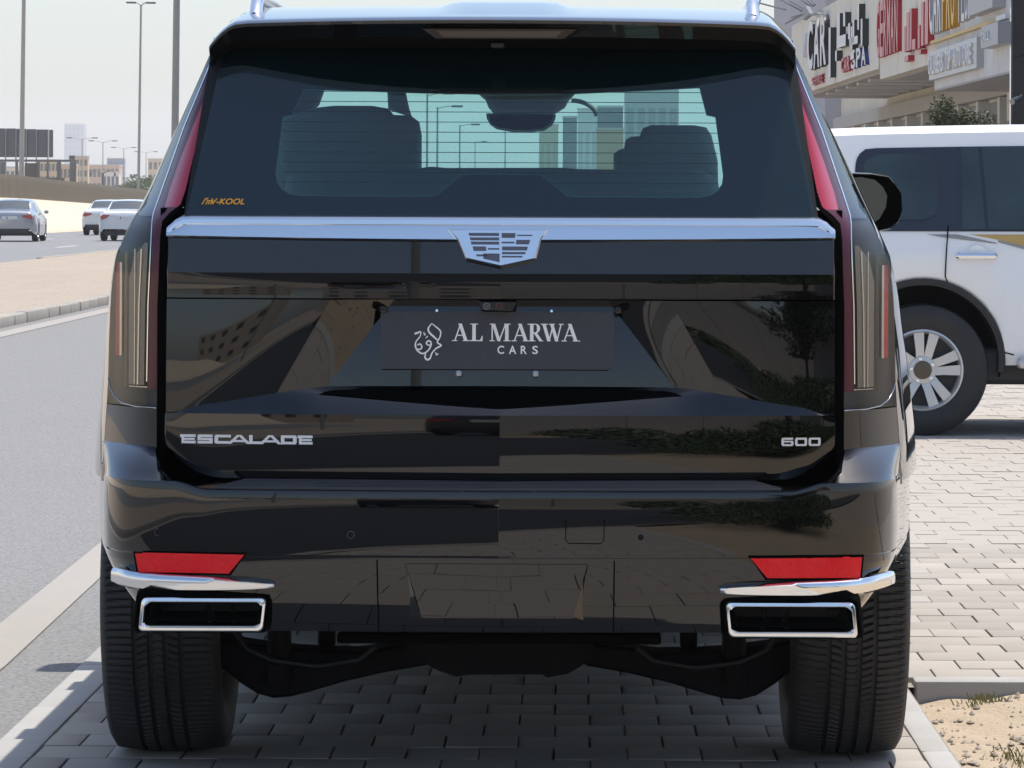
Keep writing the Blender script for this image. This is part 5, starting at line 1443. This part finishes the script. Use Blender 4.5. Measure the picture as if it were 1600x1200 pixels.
LEAF = mat('leaf_green', (.065, .085, .030), .6, noise=[(3, .8, (.035, .05, .018)), (11, .5, (.12, .13, .05))])
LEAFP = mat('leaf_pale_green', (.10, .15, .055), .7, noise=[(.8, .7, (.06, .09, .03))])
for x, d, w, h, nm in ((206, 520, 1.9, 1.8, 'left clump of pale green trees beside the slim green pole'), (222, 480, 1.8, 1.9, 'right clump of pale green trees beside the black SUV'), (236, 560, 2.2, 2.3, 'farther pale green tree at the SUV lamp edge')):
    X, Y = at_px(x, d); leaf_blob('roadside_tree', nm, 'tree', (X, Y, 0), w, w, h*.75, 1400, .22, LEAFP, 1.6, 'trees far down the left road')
def far_vehicle(label, x, d, wdt, hgt, m, z=0.0):
    X, Y = at_px(x, d); t = thing('parked_vehicle', label, 'car', (X, Y, z), 0, 'vehicles behind the parapet')
    MB().prism([(-wdt/2, .3), (wdt/2, .3), (wdt/2, hgt*.55), (wdt*.36, hgt*.62), (wdt*.28, hgt), (-wdt*.28, hgt), (-wdt*.36, hgt*.62), (-wdt/2, hgt*.55)], 0, 1.8).build('body', m, t, smooth=0)
    MB().prism([(-wdt*.33, hgt*.64), (wdt*.33, hgt*.64), (wdt*.26, hgt*.95), (-wdt*.26, hgt*.95)], -.03, .0).build('window', CARGLASS, t, smooth=0)
    for s in (-1, 1): MB().lathe([(-.1, .3), (.1, .3), (.1, 0)], 16, 'y', (s*wdt*.3, .1, .3)).build('wheel', RUBBER, t, smooth=30)
for x, d, w, h, m, nm, z in ((197, 480, 2.2, 2.0, WHT, 'white car roof showing right above the parapet pickets', .75), (141, 470, 1.8, 2.2, mat('red_paint', (.45,.04,.05), .3), 'small red vehicle just above the parapet', .9), (152, 520, 1.8, 2.0, mat('rose_paint', (.5,.16,.16), .3), 'rose coloured vehicle beside the red one above the parapet', .9), (218, 440, 1.3, 1.8, WHT, 'smaller white car beside the slim green pole', .75), (120, 430, 1.3, 2.2, WHT, 'narrow white van left of the red vehicle', 1.1)):
    far_vehicle(nm, x, d, w, h, m, z)

# ------------------------------------------------------------------ row of shops on the right
K = 10.0; D0 = 75.0
shop = thing('shop_row', 'beige shop row with large projecting sign boards on the right', 'building', (CX + (740-VX)*D0/F + K, D0-D, 0), math.atan((VX-740)/F))
CREAM = mat('cream_fascia', (.76, .72, .62), .85, noise=[(.6, .5, (.68, .63, .52)), (6, .3, (.58, .52, .41))])
CREAM2 = mat('cream_wall', (.72, .65, .51), .85, noise=[(.5, .5, (.52, .45, .33))])
GREYB = mat('grey_board', (.66, .65, .63), .7, noise=[(.8, .4, (.43, .42, .40))])
SHUT = mat('shutter_grey', (.22, .22, .23), .7)
def sx(px_): return F*K/(px_-740) - D0            # photo x on the facade plane -> local y
def sz(px_, py_): return CH - (py_-VY)*(sx(px_)+D0)/F
def fbox(nm, px0, px1, z0, z1, x0, x1, m, parent=shop): return MB().box(x0, x1, sx(px1), sx(px0), z0, z1).build(nm, m, parent, smooth=0)
# projecting fascias (local x: negative is towards the road)
for a, b in ((1236, 1254), (1254.3, 1276), (1276.3, 1304), (1304.3, 1336), (1336.3, 1372)): fbox('fascia_panel', a, b, 4.74, 7.0, 0, .35, CREAM)
for a, b in ((1372.4, 1400), (1400.3, 1430), (1430.3, 1459)): fbox('fascia_panel', a, b, 4.47, 7.6, .03, .35, CREAM)
for a, b in ((1459.5, 1481), (1481.3, 1504), (1504.3, 1527), (1527.3, 1552), (1552.3, 1580)): fbox('fascia_panel', a, b, 3.88, 6.8, 0, .35, GREYB)
fbox('ledge_strip', 1459.5, 1562, 4.86, 4.93, -.10, -.002, mat('yellow_strip', (.62, .47, .22), .7)); fbox('ledge_lamp', 1562.5, 1578, 4.86, 4.95, -.10, -.002, mat('strip_lamp_white', (.75,.75,.74), .5))
fbox('soffit', 1236, 1372, 4.72, 4.735, .36, 3.0, mat('soffit_grey', (.42,.41,.40), .8)); fbox('soffit', 1372.4, 1459, 4.45, 4.465, .36, 3.0, MATS['soffit_grey']); fbox('soffit', 1459.5, 1580, 3.84, 3.875, 0, 3.0, MATS['soffit_grey'])
for k in range(7): MB().box(.5, 2.6, sx(1366)+k*3.2, sx(1366)+k*3.2+.35, 4.64, 4.715).build('soffit_lamp', mat('tube_housing', (.72,.72,.70), .5), shop, smooth=0)
# recessed wall, lintel band, columns and shuttered openings
MB().box(3.0, 3.3, sx(1462), 68, 3.95, 6.9).build('lintel_wall', CREAM2, shop, smooth=0)
MB().box(3.0, 3.3, sx(1580), sx(1462)-.02, 3.25, 6.9).build('lintel_wall', mat('storefront_brown', (.12,.10,.08), .8), shop, smooth=0)  # dark brown wall of the near storefront
MB().box(1.6, 1.75, sx(1486), sx(1458), 3.2, 3.83).build('side_panel', CREAM2, shop, smooth=0)
MB().box(2.7, 2.98, sx(1462), 68, 4.02, 4.42).build('lintel_band', mat('lintel_grey', (.47,.44,.39), .85, noise=[(.7,.5,(.40,.37,.32))]), shop, smooth=0)
MB().box(4.2, 4.4, sx(1580), 68, 0, 3.95).build('back_wall', SHUT, shop, smooth=0)
yy = sx(1560)
k = 0
while yy < 67:
    MB().box(2.72, 3.12, yy-.2, yy+.2, 0, 4.0, .02).build('column', mat('column_white', (.66,.63,.57), .8), shop, smooth=0)
    MB().prism([(yy+.3, 3.94), (yy+3.7, 3.94), (yy+3.7, 3.72), (yy+2.0, 3.58), (yy+.3, 3.72)], 3.0, 3.2, 'x').build('awning', mat('awning_grey', (.30,.29,.28), .8), shop, smooth=0)
    MB().box(4.12, 4.19, yy+.4, yy+3.6, 0, 3.5).build('shutter', mat('shutter_mid', (.33,.33,.34), .7), shop, smooth=0)
    yy += 4.2
# black clad unit at the right edge
for z0_, z1_ in ((0, 2.4), (2.41, 4.1), (4.11, 6.0), (6.01, 8.0)): MB().box(-.01, 6, -16, sx(1581), z0_, z1_).build('black_panel', mat('black_cladding', (.012,.012,.013), .9, spec=.1), shop, smooth=0)
MB().box(-.05, -.012, sx(1583), sx(1581), 0, 8).build('edge_trim', SATIN, shop, smooth=0)
# upper floors set back behind the fascia
MB().box(3.2, 12, sx(1262)+.2, sx(1236)+6, 7.0, 14).build('upper_wall', mat('tan_upper', (.50,.40,.27), .85), shop, smooth=0)
MB().box(2.6, 12, 70, 95, 0, 16).build('upper_wall', mat('lilac_upper', (.42,.41,.43), .85), shop, smooth=0)
MB().box(.36, 12, sx(1580), sx(1262), 6.95, 7.0).build('flat_roof', CONC, shop, smooth=0)
# lettering boards -----------------------------------------------------
SB = mat('sign_black', (.012,.012,.014), .4); SW = mat('sign_white', (.72,.72,.71), .5); SR = mat('sign_red', (.42,.012,.02), .45); SP = mat('sign_pink_face', (.62,.25,.25), .5); SO = mat('sign_orange', (.58,.28,.01), .5); SBL = mat('sign_blue', (.03,.05,.22), .5); SG = mat('sign_grey', (.42,.42,.43), .5); SLB = mat('sign_light_blue', (.30,.42,.55), .5)
def sign(label, body, m_side, m_face, px0, px1, z0, z1, depth, x_face=0.0, shear=0.0, bold=.0, group=None, per=None):
    """raised letters on the facade: a coloured block body with a paler front face; reads along the facade from far to near"""
    t = thing('shop_sign', label, 'sign', tuple(shop.location), shop.rotation_euler.z, group or 'raised sign letters on the shop fascias')
    y_far, y_near = sx(px0), sx(px1); n = len(body); adv = (y_far-y_near)/n
    for i, ch in enumerate(body):
        if ch == ' ': continue
        me, w, h = text_mesh(ch, 1.0, depth/2, shear, bold)
        if not w: continue
        ya = y_far - i*adv; ww = adv*.86 if ch not in "I/|" else adv*.45
        full = ch in 'gjpqyQ'
        for v in me.vertices: v.co = (x_face - depth/2 + v.co.y, ya - v.co.x/w*ww, z0 + v.co.z/h*(z1-z0))
        me.materials.clear(); me.materials.append(m_side); me.flip_normals()
        o = bpy.data.objects.new('letter', me); col.objects.link(o); o.parent = t
        if m_face:
            mf, w2, h2 = text_mesh(ch, 1.0, .0, shear, bold)
            for v in mf.vertices: v.co = (x_face - depth - .006 + v.co.y, ya - v.co.x/w2*ww, z0 + v.co.z/h2*(z1-z0))
            mf.materials.clear(); mf.materials.append(m_face)
            o2 = bpy.data.objects.new('letter_face', mf); col.objects.link(o2); o2.parent = o
    return t
def bars(t, quads, depth, m_side, m_face, x_face=0.0):
    """script sign built of strokes: quads of (photo x, photo y) pairs on the facade plane"""
    for q in quads:
        pts = [(sx(a), sz(a, b)) for a, b in q]
        o = MB().prism(pts, x_face-depth, x_face-.002, 'x').build('stroke', m_side, t, smooth=0)
        if m_face:
            mb = MB(); mb.v += [(x_face-depth-.006, y_, z_) for y_, z_ in pts]; mb.f.append(tuple(range(len(pts)))); mb.build('stroke_face', m_face, o, smooth=0, fix=False)
sign('black block letters CAR with white faces on the farthest fascia', 'CAR', SB, SW, 1269, 1300, 5.30, 6.75, .16, bold=.03)
t = thing('shop_sign', 'slanted light blue and red bars left of the black CAR letters', 'sign', tuple(shop.location), shop.rotation_euler.z, 'raised sign letters on the shop fascias')
bars(t, [[(1258, 88), (1261.5, 86), (1265, 50), (1261.5, 52)]], .1, SLB, None); bars(t, [[(1262, 88), (1265, 86), (1268.5, 48), (1265.5, 50)]], .1, SP, None)
t = thing('shop_sign', 'black and white arabic style strokes right of the CAR letters', 'sign', tuple(shop.location), shop.rotation_euler.z, 'raised sign letters on the shop fascias')
def vr(x0, x1, ya, yb, sl=-.33): return [(x0, yb), (x1, yb+(x1-x0)*sl), (x1, ya+(x1-x0)*sl), (x0, ya)]
bars(t, [vr(1303, 1306, 42, 120), vr(1317, 1320.5, 20, 56), vr(1326, 1329, 18, 40), vr(1348.5, 1351, 5, 45), vr(1316, 1330, 56, 74), vr(1313.5, 1316, 78, 94), vr(1334, 1337, 35, 60), vr(1338, 1340.5, 40, 76), vr(1341, 1343.5, 30, 66), vr(1336, 1349, 58, 70), vr(1354, 1356.5, 28, 70), vr(1337.5, 1343, 82, 92)], .16, SB, SW)
sign('small red lettering plate below the black CAR letters', 'SERVICE', SR, SP, 1272, 1289, 4.86, 5.10, .08)
sign('small red word below the arabic strokes', 'CAR', SR, SP, 1319, 1333, 4.92, 5.32, .1, bold=.03)
sign('small blue word with white faces beside the small red word', 'SPA', SBL, SW, 1335, 1359, 4.92, 5.42, .1, bold=.03)
sign('large red letters GERMAN with pink faces on the middle fascia', 'GERMAN', SR, SP, 1373, 1407, 4.98, 6.35, .10, .03, bold=.02)
t = thing('shop_sign', 'tall red arabic style strokes right of the GERMAN letters', 'sign', tuple(shop.location), shop.rotation_euler.z, 'raised sign letters on the shop fascias')
bars(t, [vr(1419, 1422, 40, 80), vr(1423, 1427, 18, 78), vr(1428, 1431, 12, 76), vr(1432, 1437, 60, 76), vr(1441, 1444, 38, 74), vr(1446, 1450, 2, 70), vr(1452, 1457, -14, 68), vr(1420, 1426, 86, 95), vr(1442, 1446, 76, 83)], .14, SR, SP, .03)
sign('white letters CAR at the left start of the near grey board', 'CAR', SG, SW, 1461, 1480, 5.05, 6.5, .14, 0, bold=.02)
sign('orange letters PRO on the near grey board', 'PRO', SO, mat('sign_yellow', (.72,.45,.10), .5), 1481, 1502, 5.05, 6.5, .14, 0, bold=.02)
sign('slim white letters PLUS right of the orange letters', 'PLUS', SG, SW, 1504, 1524, 5.1, 6.3, .10, 0)
t = tag(MB().box(-.25, -.002, sx(1570), sx(1531), 5.10, 6.6).build('sign_box', SG, None, smooth=0), 'grey box sign at the right end of the near board', 'sign'); t.location = shop.location; t.rotation_euler = shop.rotation_euler
sign('pale grey word WORKSHOP on the right box sign', 'WORKSHOP', SW, None, 1533, 1558, 5.45, 5.9, .04, -.25)
t = tag(MB().box(-.14, -.002, sx(1536), sx(1461), 4.07, 4.68).build('sign_box', mat('sign_silver', (.48,.49,.50), .4, .3), None, smooth=0), 'long silver lettering plate under the yellow strip', 'sign'); t.location = shop.location; t.rotation_euler = shop.rotation_euler
sign('white raised words along the silver plate under the yellow strip', "CALIBERS TOP AUTO CARE", SW, None, 1463, 1531, 4.17, 4.58, .05, -.14, bold=.02)
t = tag(MB().box(-.25, -.002, sx(1579), sx(1552), 4.38, 4.80).build('sign_box', SG, None, smooth=0), 'small grey box sign below the lamp strip', 'sign'); t.location = shop.location; t.rotation_euler = shop.rotation_euler
sign('white word on the small grey box sign below the lamp strip', 'CALL', SW, None, 1554, 1568, 4.5, 4.68, .03, -.25)
# floodlight, antenna rods, ac camera
t = thing('floodlight', 'grey floodlight bracket fixed above the CAR letters', 'lamp', tuple(shop.location), shop.rotation_euler.z)
bars(t, [[(1276, 30), (1282, 25), (1287, 20), (1280, 8), (1277, 9)], [(1286, 20), (1299, 18), (1300, 20), (1287, 23)]], .12, mat('floodlight_grey', (.16,.17,.18), .5), None, -.3)
for k, (a, b, c, d_) in enumerate(((1228, -2, 1262, 16), (1243, 0, 1268, 14), (1258, -4, 1275, 8), (1266, -6, 1280, 8), (1275, -6, 1283, 6), (1196, 4, 1236, 14), (1236, 36, 1262, 22), (1246, 26, 1268, 20))):
    o = MB().tube([(-.2, sx(a), sz(a, b)), (-.2, sx(c), sz(c, d_))], .03, 5).build('antenna_rod', STEELD, None, smooth=0)
    o.location = shop.location; o.rotation_euler = shop.rotation_euler
    tag(o, ('longest rod from the roof edge', 'second rod', 'third rod', 'fourth rod', 'steep rod beside the floodlight', 'rod by the SUV roof rail', 'low cross rod', 'short cross rod under the others')[k] + ' of the dark antenna above the CAR sign', 'antenna', 'antenna rods above the fascia')
X, Y = at_px(1490, 62); leaf_blob('young_tree', 'dark green bushy young tree in front of the shops', 'tree', (X, Y, 0), .62, .62, .66, 15000, .030, mat('leaf_olive', (.075, .085, .030), .65, noise=[(3, .8, (.045, .055, .02)), (11, .5, (.13, .13, .055))]), 1.74)
X, Y = at_px(1535, 66); t = thing('security_camera', 'white bullet camera hanging before the black shop panel', 'camera', (CX + (1590-VX)*68/F, 59, 0))
MB().tube([(0,0,zpx(152, 59)), (-.12,-.2,zpx(157, 59))], .05, 10).build('housing', mat('camera_grey', (.42,.40,.38), .5), t, smooth=60); MB().tube([(0,0,zpx(152, 59)), (.06,0,zpx(146, 59)), (.1,.3,zpx(146, 59))], .02, 6).build('bracket', MATS['camera_grey'], t, smooth=60)

# ------------------------------------------------------------------ what stands behind the camera and shows mirrored in the paint
wall = thing('concrete_wall', 'long grey concrete wall behind the photographer, mirrored in the tailgate', 'wall', (0, -34, 0), R(-4))
for k in range(9):
    MB().box(-.3+k*2.5, 2.18+k*2.5, 0, .3, 0, 3.4).build('wall_panel', CONC, wall, smooth=0)
MB().box(-.4, 22.5, -.08, .38, 3.4, 3.6).build('coping', CONC, wall, smooth=0)
leaf_blob('hedge', 'dense green hedge on the right behind the photographer', 'hedge', (3.5, -9.5, 0), 1.6, 4.8, .42, 26000, .05, mat('hedge_green', (.050, .085, .022), .6, noise=[(3, .8, (.03, .05, .014)), (9, .5, (.08, .12, .035))]))
leaf_blob('shade_tree', 'broad dark tree on the right behind the photographer', 'tree', (9.5, -26, 0), 2.6, 2.6, 1.9, 7000, .16, LEAF, 1.6)
vl = thing('villa', 'white villa with a reddish roof behind the hedge', 'house', (15, -30, 0), R(-20))
MB().box(-4, 4, 0, 5, 0, 4.2).build('wall', mat('villa_white', (.70,.67,.60), .85), vl, smooth=0)
MB().prism([(-4.4, 4.2), (4.4, 4.2), (0, 6.0)], -.4, 5.4).build('roof', mat('roof_tile_red', (.30,.13,.09), .8), vl, smooth=0)
for a in (-2.6, 0, 2.6): MB().box(a-.5, a+.5, -.05, .05, 1.2, 2.8).build('window', CARGLASS, vl, smooth=0)
lamp_post('street_lamp', 'lamp post behind the photographer by the near road', -2.1, -26, 8.5, .09, STEEL, arms='one', arm=1.0)
lamp_post('street_lamp', 'lamp post behind the photographer on the median', -8.6, -40, 9.5, .1, STEEL)
far_blocks = [(-42, -150, 26, 9, (.45,.38,.30)), (-14, -170, 20, 12, (.42,.38,.33)), (12, -160, 22, 8, (.48,.42,.33)), (40, -140, 24, 10, (.44,.37,.28))]
for i, (bx, by_, bw, bh, c_) in enumerate(far_blocks):
    t = thing('rear_block', ('first', 'second', 'third', 'fourth')[i] + ' low building from the left far behind the photographer', 'building', (bx, by_, 0))
    MB().box(-bw/2, bw/2, -10, 0, 0, bh).build('wall', mat('rear_block_wall_%d' % i, c_, .9), t, smooth=0)
    for a in range(5):
        for b in range(3): MB().box(-bw/2+(a+.3)*bw/5, -bw/2+(a+.7)*bw/5, -.02, .06, (b+.35)*bh/3, (b+.75)*bh/3).build('window', CARGLASS, t, smooth=0)

# ------------------------------------------------------------------ haze: one closed box of even pale air round everything
hz = MB().box(-4700, 4700, -1600, 4800, -1.1, 95).build('haze', None, None, smooth=0)
stuff(hz); hz['label'] = 'thin pale dusty haze softening the far buildings'
hm = bpy.data.materials.new('haze_air'); hm.use_nodes = True; nt = hm.node_tree; nt.nodes.clear()
ho = nt.nodes.new('ShaderNodeOutputMaterial'); pv = nt.nodes.new('ShaderNodeVolumePrincipled')
pv.inputs['Color'].default_value = (.93, .96, 1.0, 1); pv.inputs['Density'].default_value = HAZE; pv.inputs['Anisotropy'].default_value = .2
nt.links.new(pv.outputs[0], ho.inputs['Volume']); hz.data.materials.append(hm)
